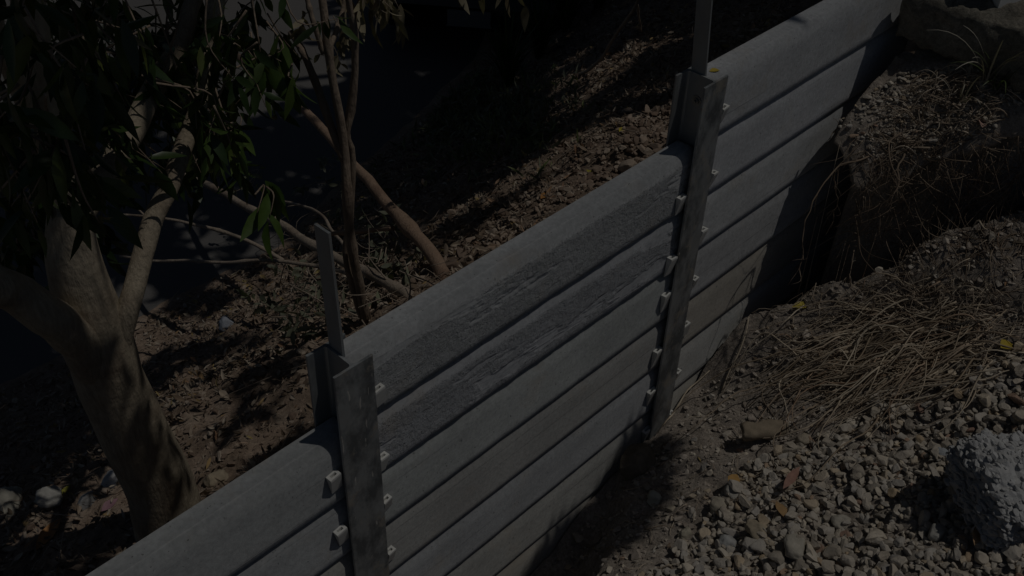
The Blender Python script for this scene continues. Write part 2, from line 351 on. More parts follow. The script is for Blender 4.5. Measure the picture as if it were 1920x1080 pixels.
def bank_q(x, y):
    u = np.clip((x - GX[0]) / .01, 0, len(GX) - 1.001); v = np.clip((y - GY[0]) / .01, 0, len(GY) - 1.001); i = u.astype(int); j = v.astype(int); a = u - i; b = v - j
    return (GZ[j, i] * (1 - a) + GZ[j, i + 1] * a) * (1 - b) + (GZ[j + 1, i] * (1 - a) + GZ[j + 1, i + 1] * a) * b
def axis(parts): return np.unique(np.concatenate([np.arange(a, b, s) for a, b, s in parts]).round(5))
def sheet(name, xs, ys, fz, mat):
    X, Y = np.meshgrid(xs, ys); x = X.ravel(); y = Y.ravel(); z = fz(x, y); nx = len(xs); ny = len(ys)
    i = np.arange(ny - 1)[:, None] * nx + np.arange(nx - 1)[None]; F = np.stack([i, i + 1, i + 1 + nx, i + nx], -1).reshape(-1, 4)
    o = nmesh(name, np.c_[x, y, z], F, mat, None, True); return tag(o, kind='structure')
bank = sheet('ground', axis([(-40, -4, 4), (-4, 0.3, 0.12), (0.3, 2.9, 0.011), (2.9, 5, 0.15), (5, 40, 4)]),
             axis([(-40, -4, 4), (-4, -1.55, 0.12), (-1.55, 0.0, 0.011)]), lambda x, y: bank_z(x, y), SOIL)

def turf_ledge():
    """crust of roots and gravelly earth that overhangs the cut face"""
    ny, nx = 70, 46; ys = np.linspace(-.085, -.66, ny); ts = np.linspace(0, 1, nx) ** 1.3; Y, T = np.meshgrid(ys, ts, indexing='ij'); y = Y.ravel(); t = T.ravel()
    ex = np.interp(-y, [0, .24, .38, .52, .65], [1.86, 1.88, 1.97, 2.10, 2.26]); nz = fbm(np.c_[y * 0, y, 0 * y], 11, 4, 61) * .09
    x = ex + nz * (1 - t) + .34 * t; P = np.c_[x, y, 0 * x]
    top = np.minimum(rbf(MCT, np.c_[x, y]), .03) + fbm(P, 9, 3, 62) * .03 + fbm(P, 40, 3, 63) * .016 + .006 - .05 * np.exp(-t * 9)
    bot = top - (.02 + .085 * np.clip(t * 5, 0, 1)) + fbm(P + 7, 20, 3, 64) * .04 - .05 * t
    n = nx * ny; i = np.arange(ny - 1)[:, None] * nx + np.arange(nx - 1)[None]; F = np.stack([i, i + nx, i + nx + 1, i + 1], -1).reshape(-1, 4)
    e = np.arange(ny - 1) * nx; side = np.stack([e, e + n, e + nx + n, e + nx], -1); b0 = np.arange(nx - 1); s0 = np.stack([b0 + 1, b0 + 1 + n, b0 + n, b0], -1); b1 = b0 + (ny - 1) * nx; s1 = np.stack([b1, b1 + n, b1 + 1 + n, b1 + 1], -1)
    V = np.vstack([np.c_[x, y, top], np.c_[x, y, bot]]); o = nmesh('turf_ledge', V, np.vstack([F, F[:, ::-1] + n, side, s0, s1]), SOIL, None, True); tag(o, kind='structure')
    return np.c_[x, y, top]
LEDGE = turf_ledge()
def ledge_z(x, y, z):
    d = (LEDGE[None, :, 0] - x[:, None]) ** 2 + (LEDGE[None, :, 1] - y[:, None]) ** 2; k = d.argmin(1); near = d[np.arange(len(x)), k] < .0004
    return np.where(near, np.maximum(LEDGE[k, 2], z), z)
def slope_z(x, y, detail=True):
    y0 = y; ed = np.interp(x, [-30, -3, 2.2, 3, 3.8, 5.1, 7, 10, 30], [4, 4, 3.9, 4.2, 4.45, 4.95, 6.2, 7.5, 7.5]); y = np.where(y < .3, y, .3 + (y - .3) * 3.6 / (ed - .3))
    z = np.interp(y, [0, 0.1, 0.9, 1.8, 2.6, 3.3, 3.9, 4.4, 60], [-1.2, -1.2, -1.36, -1.85, -2.4, -2.82, -3.02, -3.3, -3.5])
    z = z + 0.10 * np.clip(x, -1, 4) * sstep(4.0, 1.0, y)
    z = z + 0.16 * np.exp(-((x - 2.4) / 0.9) ** 2 - ((y - 1.2) / 0.6) ** 2)
    if detail:
        P = np.c_[x, y0, 0.6 * z]; k = sstep(4.6, 3.6, y)
        z = z + (fbm(P, 2.2, 3, 21) * 0.12 + fbm(P, 9, 3, 22) * 0.05 + fbm(P, 30, 3, 23) * 0.02) * (0.12 + 0.88 * k * sstep(3.9, 2.6, y))
    return z
slope = sheet('embankment', axis([(-30, -2, 1.5), (-2, 6.5, 0.03), (6.5, 30, 1.0)]), axis([(0.07, 4.6, 0.028), (4.6, 8.6, .1)]), lambda x, y: slope_z(x, y), MULCH)
road = sheet('road', axis([(-60, 61, 2)]), axis([(3.0, 12.1, 0.5)]), lambda x, y: 0 * x - 3.0, ASPH)
verge = sheet('verge', axis([(-80, 81, 4)]), axis([(11.9, 90, 4)]), lambda x, y: 0 * x - 2.9 + 0.2 * fbm(np.c_[x, y, 0 * x], 0.3, 3, 3), MULCH)
_m = (_gx > 1.7) & (_gx < 2.7) & (_gy > -.75) & (_gy < -.05); GZ[_m] = ledge_z(_gx[_m], _gy[_m], GZ[_m])
def spt(px, py, lift=0.0):
    """point of the slope behind the wall seen at a pixel"""
    z = -1.6
    for _ in range(40): p = onz(px, py, z); z = 0.5 * z + 0.5 * max(-3.0, float(slope_z(p[:1], p[1:2])[0]))
    p = onz(px, py, z); p[2] += lift; return p
def bpt(px, py, lift=0.0):
    d = ray(px, py); t = np.linspace(1.0, 5.5, 2500); P = CC + d * t[:, None]; h = bank_q(P[:, 0], P[:, 1]); hit = (P[:, 2] < h) & (P[:, 1] < 0); k = np.argmax(hit) if hit.any() else np.argmin(np.abs(P[:, 2] - h) + 9 * (P[:, 1] > -.03))
    p = P[k].copy(); p[2] += lift; return p

# ------------------------------------------------------------------ retaining wall: sleepers
H = 0.2; TH = 0.0675
def sleeper_mesh(seed, L=1.2, rough=False):
    prof = [(TH, 0.0004), (0.009, 0.0004), (0.0, 0.0085), (0.0, 0.03), (0.0, 0.07), (0.0, 0.115), (0.0, 0.145), (0.0, 0.165), (0.0006, 0.1675), (0.003, 0.177), (0.007, 0.1862), (0.012, 0.1934), (0.017, 0.1975), (0.0215, 0.1990), (0.0224, 0.1978), (0.0234, 0.1992), (0.045, 0.1992), (TH - 0.004, 0.1992), (TH, 0.195)]
    n = 90; xs = np.linspace(0, L, n); V = []; r = np.random.default_rng(seed)
    for i, x in enumerate(xs):
        for j, (y, z) in enumerate(prof): V.append((x, y, z))
    V = np.array(V); nz = fbm(V + seed * 3.1, 26, 4, seed); nl = fbm(V * np.array([1, 1, 0]) + seed * 1.7, 9, 3, seed + 5)
    j = np.tile(np.arange(len(prof)), n)
    V[:, 1] += np.where((j >= 2) & (j <= 10), nz * (0.0032 if rough else 0.0009) + nl * 0.0012, 0)
    V[:, 2] += np.where((j == 2) | (j == 3), np.maximum(nl, -0.1) * (0.003 if rough else 0.0015), 0) + np.where((j >= 8) & (j <= 15), nz * 0.0016 - np.abs(nl) * 0.0015, 0)
    k = len(prof); F = [(i * k + a, i * k + (a + 1) % k, (i + 1) * k + (a + 1) % k, (i + 1) * k + a) for i in range(n - 1) for a in range(k)]
    F = [f[::-1] for f in F] + [tuple(range(k)), tuple(range((n - 1) * k, n * k))[::-1]]
    return V, F
ORD = ['top', 'second', 'third', 'fourth', 'fifth', 'sixth', 'seventh', 'eighth']
bays = [(-1.206, -H, 4, 'near bay at lower left'), (0.006, 0.0, 7, 'middle bay between both posts'), (1.224, H, 7, 'far bay past the far post')]
TINT = {(0, 0): (.335, .345, .345), (0, 1): (.325, .335, .34), (1, 0): (.385, .395, .40), (1, 1): (.36, .37, .385), (1, 2): (.35, .365, .36), (1, 3): (.315, .315, .305), (1, 4): (.315, .325, .335), (1, 5): (.32, .32, .305), (1, 6): (.32, .31, .285),
        (2, 0): (.45, .46, .47), (2, 1): (.44, .45, .465), (2, 2): (.42, .43, .435), (2, 3): (.36, .365, .37), (2, 4): (.335, .315, .28), (2, 5): (.39, .39, .375), (2, 6): (.35, .34, .31)}
LOOK = {(1, 0): 'coarsely pitted grey', (1, 1): 'flaky rough faced', (2, 4): 'brownish stained', (1, 3): 'brown tinged', (1, 6): 'soil stained'}
for bi, (x0, zt, n, where) in enumerate(bays):
    for k in range(n):
        rough = (bi == 1 and k in (0, 1)); V, F = sleeper_mesh(bi * 10 + k + 1, 1.2, rough)
        o = mesh('concrete_sleeper', V, F, CONCR if rough else CONC, None, True); o.location = (x0, 0, zt - (k + 1) * H)
        c = TINT.get((bi, k), (.35, .345, .32)); o.color = (c[0], c[1], c[2], 1)
        lk = LOOK.get((bi, k), 'plain grey' if k else 'bare topped grey')
        first = 'topmost' if k == 0 else ORD[k] + ' from top'
        tag(o, f'{lk} concrete sleeper, {first} in the {where}', 'concrete sleeper', 'precast concrete sleepers of the wall')
        me = o.data
        me.polygons.foreach_set('use_smooth', [True] * len(me.polygons))

# ------------------------------------------------------------------ steel posts
FW, DEP, TF, YF = 0.102, 0.097, 0.0065, -0.0215
def plate(a, b, bev=0.0012):
    mb = MB(); poly = [(a[0] + bev, a[1]), (b[0] - bev, a[1]), (b[0], a[1] + bev), (b[0], b[1] - bev), (b[0] - bev, b[1]), (a[0] + bev, b[1]), (a[0], b[1] - bev), (a[0], a[1] + bev)]
    mb.prism(poly, a[2], b[2]); return mb
def steel_post(x, ztop, zbot, label, bar_tilt, bar_len, bolt=True):
    t = empty('steel_post', (x, 0, zbot), label, 'steel post', 'galvanised posts of the wall'); h = ztop - zbot
    plate((-FW / 2, YF, 0), (FW / 2, YF + TF, h)).build('front_flange', GALVS, t)
    plate((-FW / 2, YF + DEP - TF, 0), (FW / 2, YF + DEP, h)).build('rear_flange', GALV, t)
    a, b = YF + TF, YF + DEP - TF; w = 0.0027; f = 0.008; mb = MB(); P = []
    for s in range(5):
        an = s / 4 * math.pi / 2; P.append((-w - f + f * math.sin(an), a + f - f * math.cos(an)))
    left = P + [(-w - f + f * math.cos(q), b - f + f * math.sin(q)) for q in [s / 4 * math.pi / 2 for s in range(5)]]
    poly = left + [(-px_, py_) for px_, py_ in left[::-1]]
    mb.prism(poly[::-1], 0, h); mb.build('web', GALV, t)
    bm = MB(); bm.box((0, -0.0225, -0.16), (0.006, 0.0225, bar_len))
    br = bm.build('fence_bracket', GALV, t); br.location = (w + 0.0008, 0.042, h); br.rotation_euler = (-bar_tilt, 0, 0)
    if bolt:
        bo = MB(); bo.prism([(0.0095 * math.cos(q), 0.0095 * math.sin(q)) for q in [i * math.pi / 3 for i in range(6)]], 0, 0.006)
        bo.prism([(0.004 * math.cos(q), 0.004 * math.sin(q)) for q in [i * math.pi / 5 for i in range(10)]], 0.006, 0.011)
        o = bo.build('bolt', STEELDK, t); o.rotation_euler = (0, -math.pi / 2, 0); o.location = (-w - 0.0005, 0.030, h - 0.075)
        wa = MB(); wa.prism([(0.015 * math.cos(q), 0.015 * math.sin(q)) for q in [i * math.pi / 10 for i in range(20)]], 0, 0.0018)
        o = wa.build('washer', STEELDK, t); o.rotation_euler = (0, -math.pi / 2, 0); o.location = (-w - 0.0003, 0.030, h - 0.075)
        ho = MB(); ho.prism([(0.008 * math.cos(q), 0.008 * math.sin(q)) for q in [i * math.pi / 8 for i in range(16)]], 0, 0.0006)
    return t
steel_post(0.0, 0.005, -1.75, 'near galvanised H post with scratched front flange and short flat bracket on top', math.radians(1.2), 0.313, False)
steel_post(1.218, 0.206, -1.75, 'far galvanised H post with bolt in its web and tall flat bracket leaving the frame', math.radians(4.5), 0.62)

# ------------------------------------------------------------------ plastic wedges
def wedge_mesh():
    d, lip, hgt, w = 0.019, 0.007, 0.072, 0.034
    mb = MB(); # top with a hollow, side profile tapering down
    x0, x1 = -w / 2, w / 2; i = 0.008
    V = [(x0, 0, 0), (x1, 0, 0), (x1, -d, 0), (x0, -d, 0), (x0, -d, -lip), (x1, -d, -lip), (x0, -0.002, -hgt), (x1, -0.002, -hgt), (x0, 0, -hgt), (x1, 0, -hgt),
         (x0 + i, -i * .7, 0), (x1 - i, -i * .7, 0), (x1 - i, -d + i * .7, 0), (x0 + i, -d + i * .7, 0), (x0 + i, -i * .7, -0.012), (x1 - i, -i * .7, -0.012), (x1 - i, -d + i * .7, -0.012), (x0 + i, -d + i * .7, -0.012)]
    F = [(0, 10, 11, 1)[::-1], (1, 11, 12, 2)[::-1], (2, 12, 13, 3)[::-1], (3, 13, 10, 0)[::-1], (10, 14, 15, 11)[::-1], (11, 15, 16, 12)[::-1], (12, 16, 17, 13)[::-1], (13, 17, 14, 10)[::-1], (14, 17, 16, 15)[::-1],
         (3, 4, 5, 2), (4, 6, 7, 5), (6, 8, 9, 7), (0, 1, 9, 8), (0, 8, 6, 4, 3), (1, 2, 5, 7, 9)]
    mb.add(V, F); o = mb.build('plastic_wedge', PLASTIC); o.data.materials[0] = PLASTIC; return o
proto = wedge_mesh(); first = True
WD = {('left side of the near post', -1): [(-0.074, -0.283), (-0.073, -0.475)], ('right side of the near post', 1): [(0.066, -0.112), (0.065, -0.330), (0.066, -0.484), (0.066, -0.683)],
      ('left side of the far post', -1): [(1.155, -0.128), (1.154, -0.338), (1.153, -0.474), (1.154, -0.702), (1.156, -0.880), (1.160, -1.066)],
      ('right side of the far post', 1): [(1.292, 0.100), (1.297, -0.112), (1.292, -0.309), (1.295, -0.495), (1.292, -0.68), (1.290, -0.885), (1.296, -1.085)]}
for (side, s), L in WD.items():
    for i, (x, z) in enumerate(L):
        o = proto if first else proto.copy()
        if not first: COL.objects.link(o)
        first = False
        o.location = (x, -0.0012, z); o.rotation_euler = (random.uniform(-.06, .02), random.uniform(-.22, .22), random.uniform(-.10, .10))
        sc_ = random.uniform(.85, 1.08) * (.8 if s > 0 else 1); o.scale = (sc_, random.uniform(.8, 1.05), sc_)
        pos = ['uppermost', 'second down', 'third down', 'fourth down', 'fifth down', 'sixth down', 'lowest by the soil'][i]
        if len(L) == 2: pos = ['upper', 'lower'][i]
        if i == len(L) - 1 and len(L) > 2: pos = 'lowest'
        tag(o, f'{pos} white plastic wedge on the {side}', 'plastic wedge', 'white plastic packing wedges beside the posts')

# ------------------------------------------------------------------ footing slab and white post at the upper right
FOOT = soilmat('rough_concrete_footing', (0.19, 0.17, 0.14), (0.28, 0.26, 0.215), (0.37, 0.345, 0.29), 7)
def lumpy_box(a, b, seg, amp, seed, rnd=0.02):
    a = np.array(a); b = np.array(b); V = []; F = []; idx = {}
    n = np.maximum(((b - a) / seg).astype(int), 2)
    def vid(i, j, k):
        if (i, j, k) not in idx: idx[(i, j, k)] = len(V); V.append(a + (b - a) * np.array([i, j, k]) / n)
        return idx[(i, j, k)]
    for ax in range(3):
        u, v = [q for q in range(3) if q != ax]
        for side in (0, n[ax]):
            for i in range(n[u]):
                for j in range(n[v]):
                    q = []
                    for di, dj in ((0, 0), (1, 0), (1, 1), (0, 1)):
                        c = [0, 0, 0]; c[ax] = side; c[u] = i + di; c[v] = j + dj; q.append(vid(*c))
                    flip = (side == 0) ^ (ax == 1); F.append(tuple(q[::-1]) if flip else tuple(q))
    V = np.array(V); c = (a + b) / 2; hf = (b - a) / 2; inner = np.clip(V, a + rnd, b - rnd); dv = V - inner; l = np.linalg.norm(dv, axis=1)[:, None]
    V = np.where(l > 0, inner + dv / np.maximum(l, 1e-9) * rnd, V); nrm = (V - inner) / np.maximum(np.linalg.norm(V - inner, axis=1)[:, None], 1e-9)
    V = V + nrm * (fbm(V, 6, 2, seed)[:, None] * amp * 1.6 + fbm(V, 26, 3, seed + 1)[:, None] * amp * 1.2 + np.abs(fbm(V, 55, 2, seed + 2))[:, None] * amp)
    return V, F
V, F = lumpy_box((2.17, -1.5, 0.015), (3.3, -0.035, 0.175), 0.016, 0.022, 61, 0.025)
o = mesh('concrete_footing', V, F, FOOT, None, True); tag(o, 'rough overhanging concrete footing slab in shadow above the root covered soil', 'concrete footing')
WHITE = simple('white_painted_metal', (0.72, 0.72, 0.70), 0.5, 0.06, 8, 0.05, 0.001, 0.4)
pb = onz(1872, 13, 0.185); mb = MB(); mb.prism([(0, 0), (.11, 0), (.11, .09), (0, .09)], 0, .32)
o = mb.build('white_post', WHITE); o.location = Vector(pb) + Vector((0.0, 0.0, -0.005)); o.rotation_euler = (0, 0, math.radians(-28))
tag(o, 'short white square post standing on the concrete footing', 'post')

# ------------------------------------------------------------------ gravel and stones
def stone_protos(n, seed):
    import bmesh
    out = []; r = np.random.default_rng(seed)
    for i in range(n):
        bm = bmesh.new(); bmesh.ops.create_icosphere(bm, subdivisions=3, radius=1.0)
        V = np.array([v.co[:] for v in bm.verts]); F = np.array([[v.index for v in f.verts] for f in bm.faces]); bm.free()
        for _ in range(14):                                   # cut with random planes: angular crushed stone
            d = r.normal(size=3); d /= np.linalg.norm(d); h = r.uniform(0.38, 0.72); s = V @ d; V = V - np.where(s > h, s - h, 0)[:, None] * d
        V = V * np.array([1, r.uniform(.6, .95), r.uniform(.5, .8)]); V += fbm(V + i * 7.3, 2.2, 2, i)[:, None] * 0.10 * V; out.append((V, F))
    return out
SP = stone_protos(14, 3)
def rots(n):
    q = rng.normal(size=(n, 4)); q /= np.linalg.norm(q, axis=1)[:, None]; w, x, y, z = q.T
    return np.stack([np.stack([1 - 2 * (y * y + z * z), 2 * (x * y - z * w), 2 * (x * z + y * w)], -1), np.stack([2 * (x * y + z * w), 1 - 2 * (x * x + z * z), 2 * (y * z - x * w)], -1), np.stack([2 * (x * z - y * w), 2 * (y * z + x * w), 1 - 2 * (x * x + y * y)], -1)], 1)
def scatter(name, P, size, mat, flat=0.7):
    P = np.asarray(P); n = len(P); R = rots(n); Vs = []; Fs = []; b = 0
    for i in range(n):
        V, F = SP[i % len(SP)]; v = (V * size[i]) @ R[i].T; v[:, 2] *= flat; Vs.append(v + P[i]); Fs.append(F + b); b += len(V)
    return nmesh(name, np.vstack(Vs), np.vstack(Fs), mat, None, False)
def inpoly(px, py, poly):
    c = np.zeros(len(px), bool); n = len(poly)
    for i in range(n):
        x1, y1 = poly[i]; x2, y2 = poly[(i + 1) % n]
        c ^= ((y1 > py) != (y2 > py)) & (px < (x2 - x1) * (py - y1) / (y2 - y1 + 1e-9) + x1)
    return c
def bank_samples(n, poly, x=(0.3, 2.6), y=(-1.5, -0.02)):
    q = np.c_[rng.uniform(*x, n), rng.uniform(*y, n)]; z = bank_q(q[:, 0], q[:, 1]); P = np.c_[q, z]; u, v = proj(P)
    k = inpoly(u, v, poly); return P[k]
GRAVEL = [(1150, 1110), (1240, 1060), (1310, 1000), (1350, 930), (1400, 870), (1490, 840), (1570, 800), (1650, 745), (1760, 705), (1850, 670), (1950, 640), (2500, 520), (2500, 1120)]
P1 = bank_samples(26000, GRAVEL); sz = rng.gamma(3.2, 0.0042, len(P1)) + 0.003
P1 = P1[sz < 0.04]; sz = sz[sz < 0.04]
keep = rng.random(len(P1)) < np.where(sz > 0.02, 0.55, 0.9); P1 = P1[keep][:9000]; sz = sz[keep][:9000]
P1[:, 2] += sz * rng.uniform(0.1, 0.75, len(P1))
tag(scatter('gravel', P1, sz, STONE), kind='stuff')
P2 = bank_samples(9000, [(1560, 230), (1640, 330), (1760, 300), (1930, 200), (1930, 120), (1700, 130)], (1.8, 2.9), (-.9, -.05))
sz = rng.gamma(4, 0.0016, len(P2)) + .0025; P2[:, 2] += sz * .5
tag(scatter('fine_gravel', P2, sz, STONE), kind='stuff')
SOILP = [(1130, 1100), (1000, 1100), (1180, 880), (1215, 840), (1335, 715), (1480, 545), (1920, 390), (1950, 600), (1650, 735), (1480, 830), (1390, 860), (1290, 1010)]
P3 = bank_samples(9000, SOILP); sz = rng.gamma(2, 0.0026, len(P3)) + 0.0018; P3[:, 2] += sz * .3
tag(scatter('soil_clods', P3[:5200], sz[:5200], CLOD), kind='stuff')
P3b = bank_samples(1600, SOILP); sz = rng.gamma(2.5, 0.0032, len(P3b)) + .004; P3b[:, 2] += sz * .2
tag(scatter('scattered_small_stones', P3b[:420], sz[:420], STONE), kind='stuff')
# slope clods
def slope_samples(n, x=(-1.5, 6.2), y=(0.12, 5.4)):
    q = np.c_[rng.uniform(*x, n), rng.uniform(*y, n)]; P = np.c_[q, slope_z(q[:, 0], q[:, 1])]; u, v = proj(P); return P[(P[:, 2] > -2.97) & (u > -60) & (u < 1500) & (v > -60)]
P4 = slope_samples(26000)[:15000]; sz = rng.gamma(2, 0.0042, len(P4)) + 0.003; P4[:, 2] += sz * .3
tag(scatter('slope_clods', P4, sz, CLODR), kind='stuff')

P4b = slope_samples(30000, (1.2, 4.2), (.15, 1.9)); P4b = P4b[rng.random(len(P4b)) < np.exp(-((P4b[:, 0] - 2.6) / .9) ** 2 - ((P4b[:, 1] - 1.0) / .5) ** 2)][:5000]; sz = rng.gamma(1.6, 0.0065, len(P4b)) + 0.003; P4b[:, 2] += sz * .3
tag(scatter('loose_soil', P4b, sz, CLODR), kind='stuff')
def stone(px, py, r, label, col, seed, flat=0.75, name='loose_stone', cat='stone', on='bank', dup_mat=None):
    p = bpt(px, py) if on == 'bank' else spt(px, py)
    import bmesh
    bm = bmesh.new(); bmesh.ops.create_icosphere(bm, subdivisions=4, radius=1.0); V = np.array([v.co[:] for v in bm.verts]); F = [[v.index for v in f.verts] for f in bm.faces]; bm.free()
    rr = np.random.default_rng(seed)
    for _ in range(12):
        d = rr.normal(size=3); d /= np.linalg.norm(d); h = rr.uniform(0.55, 0.9); s = V @ d; V = V - np.where(s > h, s - h, 0)[:, None] * d * .9
    V = V * r * np.array([1, .82, flat]); V += (V / r) * (fbm(V / r + seed, 3, 4, seed)[:, None] * r * .22)
    o = mesh(name, V, F, dup_mat or simple('stone_' + str(seed), col, .92, .28, 40, .5, .004, .2), None, True)
    o.location = (p[0], p[1], p[2] + r * flat * .45); o.rotation_euler = (0, 0, seed * 1.3); tag(o, label, cat); return o
stone(1226, 940, .030, 'pale chalky stone beside two smaller pebbles on bare soil', (.46, .46, .40), 1)
stone(1258, 957, .017, 'small tan pebble leaning against the pale chalky stone', (.42, .37, .29), 2)
stone(1283, 1003, .024, 'yellowish cracked stone at the lower edge of the soil', (.38, .35, .28), 22)
stone(1375, 928, .036, 'large grey slab stone at the gravel edge', (.40, .38, .34), 3)
stone(1345, 955, .034, 'blocky tan stone casting a shadow on bare soil', (.40, .36, .29), 4)
stone(1503, 833, .032, 'round tan stone at the tips of the dry straw', (.37, .32, .25), 5)
stone(1420, 1000, .040, 'broad ochre stone among the gravel at the bottom', (.40, .34, .25), 6)
stone(1365, 1020, .032, 'bluish grey stone near the bottom of the gravel', (.37, .37, .36), 7)
stone(1490, 1035, .042, 'big pale brown stone at the bottom edge of the gravel', (.42, .39, .33), 8)
stone(1575, 985, .030, 'sharp pale stone left of the shadowed concrete lump', (.42, .39, .33), 9)
stone(1755, 1005, .030, 'knobbly grey stone just below the lump shadow', (.38, .37, .34), 10)
stone(1770, 858, .030, 'bluish knobbly fragment behind the concrete lump', (.42, .44, .46), 11)
stone(1190, 880, .075, 'big smooth brown boulder half buried in the shaded trench', (.20, .17, .13), 12, .8, 'boulder', 'boulder')
stone(20, 950, .085, 'round pale boulder at the left edge of the photo', (.36, .34, .29), 13, .8, 'boulder', 'boulder', 'slope')
stone(98, 940, .055, 'angular white rubble lump among leaves behind the wall', (.42, .41, .38), 14, .9, 'rubble_lump', 'rubble', 'slope')
stone(165, 945, .045, 'dull grey rubble piece in shade left of the trunk', (.34, .34, .34), 15, .9, 'rubble_lump', 'rubble', 'slope')
stone(212, 905, .05, 'bluish white rubble piece touching the tree trunk', (.5, .5, .5), 16, .9, 'rubble_lump', 'rubble', 'slope')
stone(315, 975, .045, 'flat pale stone between the trunk foot and the wall', (.42, .38, .31), 17, .6, 'rubble_lump', 'rubble', 'slope')
stone(425, 612, .055, 'bluish grey stone lying in deep shade on the slope', (.32, .34, .38), 18, .7, 'rubble_lump', 'rubble', 'slope')
stone(402, 902, .05, 'flat tan stone at the foot of the trunk right side', (.36, .30, .22), 19, .5, 'rubble_lump', 'rubble', 'slope')

# lump of no-fines concrete
def popcorn():
    V, F = lumpy_box((-.115, -.10, -.06), (.135, .10, .105), .009, .030, 71, .035); parts = [(V, np.array(F))]
    r = np.random.default_rng(5); f = V[np.array(F)].mean(1); nrm = np.cross(V[np.array(F)][:, 1] - V[np.array(F)][:, 0], V[np.array(F)][:, 2] - V[np.array(F)][:, 0]); nrm /= np.linalg.norm(nrm, axis=1)[:, None] + 1e-9
    for q in r.choice(len(f), 1300):
        if nrm[q][2] > .8 and r.random() < .55: continue
        v, ff = SP[q % 14]; s = r.uniform(.005, .017); vv = v * s + f[q] + nrm[q] * s * .3; ff4 = np.c_[ff, ff[:, 2]]; parts.append((vv, ff4))
    return join(parts)
LUMP = simple('no_fines_concrete', (.47, .47, .465), .95, .22, 60, .7, .004, .15)
V, F = popcorn(); o = fmesh('concrete_lump', V, F, LUMP, None, False); p = bpt(1875, 975); o.scale = (1.04, .98, .92); o.location = (p[0] + .04, p[1] + .0, p[2] + .04); o.rotation_euler = (math.radians(6), math.radians(-8), math.radians(48))
tag(o, 'knobbly blue grey lump of broken concrete lying on the gravel', 'concrete lump')
# wood offcut
WOOD = simple('weathered_wood', (.25, .205, .15), .85, .3, 25, .5, .003, .2)
V, F = lumpy_box((-.095, -.026, -.016), (.095, .026, .016), .006, .011, 81, .012); o = mesh('wood_offcut', V, F, WOOD, None, True); p = bpt(1442, 815); o.location = (p[0], p[1], p[2] + .022); o.rotation_euler = (math.radians(14), math.radians(4), math.radians(-36))
tag(o, 'short weathered chunk of wood lying at the edge of the dry straw', 'wood offcut')

# ------------------------------------------------------------------ single fallen leaves
def fallen(px, py, L, w, col, ang, label, on='bank', p=None, curl=.25, lift=.006):
    p = (bpt(px, py, lift) if on == 'bank' else spt(px, py, lift)) if p is None else np.array(p)
    d = np.array([[math.cos(ang), math.sin(ang), .06]]); V, F = leaf_arrays(np.zeros((1, 3)), d, np.array([[.15, -.2, 1.]]), L, w, np.array([curl * .6]), .3)
    mid = V.mean(0); o = fmesh('fallen_leaf', V - mid, F, simple('leaf_' + label[:12].replace(' ', '_'), col, .6, .25, 60, .2, .001, .35), None, True)
    o.location = Vector(p) + Vector((0, 0, .004)); tag(o, label, 'leaf', 'single fallen leaves'); return o
fallen(1503, 577, .085, .032, (.42, .34, .05), -.55, 'bright yellow leaf lying on bare soil at the ridge edge')
fallen(1527, 645, .07, .028, (.40, .33, .25), .9, 'curled pale tan leaf standing on bare soil', curl=.9, lift=.02)
fallen(1880, 663, .05, .04, (.40, .30, .03), -.3, 'small yellow leaf at the edge of the straw near the right side', lift=.03)
fallen(1478, 915, .115, .028, (.30, .17, .13), .1, 'long reddish brown leaf lying across the gravel', lift=.04)
fallen(1890, 1008, .16, .036, (.32, .16, .15), -1.25, 'large dusky red leaf in front of the concrete lump', lift=.07)
fallen(1822, 1022, .075, .024, (.42, .27, .15), .3, 'orange brown leaf on dark gravel below the concrete lump', lift=.035)
fallen(1460, 970, .06, .035, (.33, .21, .1), .9, 'rusty brown leaf scrap between the stones', lift=.032)
fallen(1372, 915, .06, .04, (.40, .24, .08), .2, 'orange crumpled leaf at the edge of the gravel', lift=.03)
fallen(1336, 144, .034, .018, (.40, .30, .04), -.4, 'yellow leaf resting on the wall behind the far post', p=(1.272, .026, .1975))
fallen(1165, 247, .07, .03, (.40, .33, .04), .4, 'yellow leaf on reddish soil behind the wall right of centre', on='slope')
fallen(880, 295, .10, .035, (.42, .20, .03), .9, 'orange leaf lying on the shaded mulch slope', on='slope')
fallen(1020, 370, .07, .03, (.35, .17, .05), .2, 'rust coloured leaf on soil near the wall rim', on='slope')
fallen(1106, 326, .06, .03, (.36, .32, .05), 1.2, 'pale yellow leaf on loose soil above the wall rim', on='slope')
fallen(90, 1005, .16, .05, (.42, .21, .08), .5, 'large orange leaf among rubble at lower left', on='slope')
fallen(205, 950, .08, .035, (.30, .17, .20), .2, 'purplish leaf beside the trunk foot', on='slope')
fallen(120, 925, .09, .02, (.36, .34, .06), .4, 'thin yellow leaf above the white rubble', on='slope')

fallen(1765, 235, .09, .034, (.44, .36, .29), 1.9, 'pale tan leaf upright among the roots below the footing', curl=.5)
fallen(1840, 235, .075, .03, (.40, .27, .22), .4, 'pinkish dead leaf on the gravelly roots at right', curl=.4)
fallen(1600, 490, .05, .02, (.42, .36, .28), .2, 'tiny pale leaf at the top edge of the soil ridge', curl=.3)
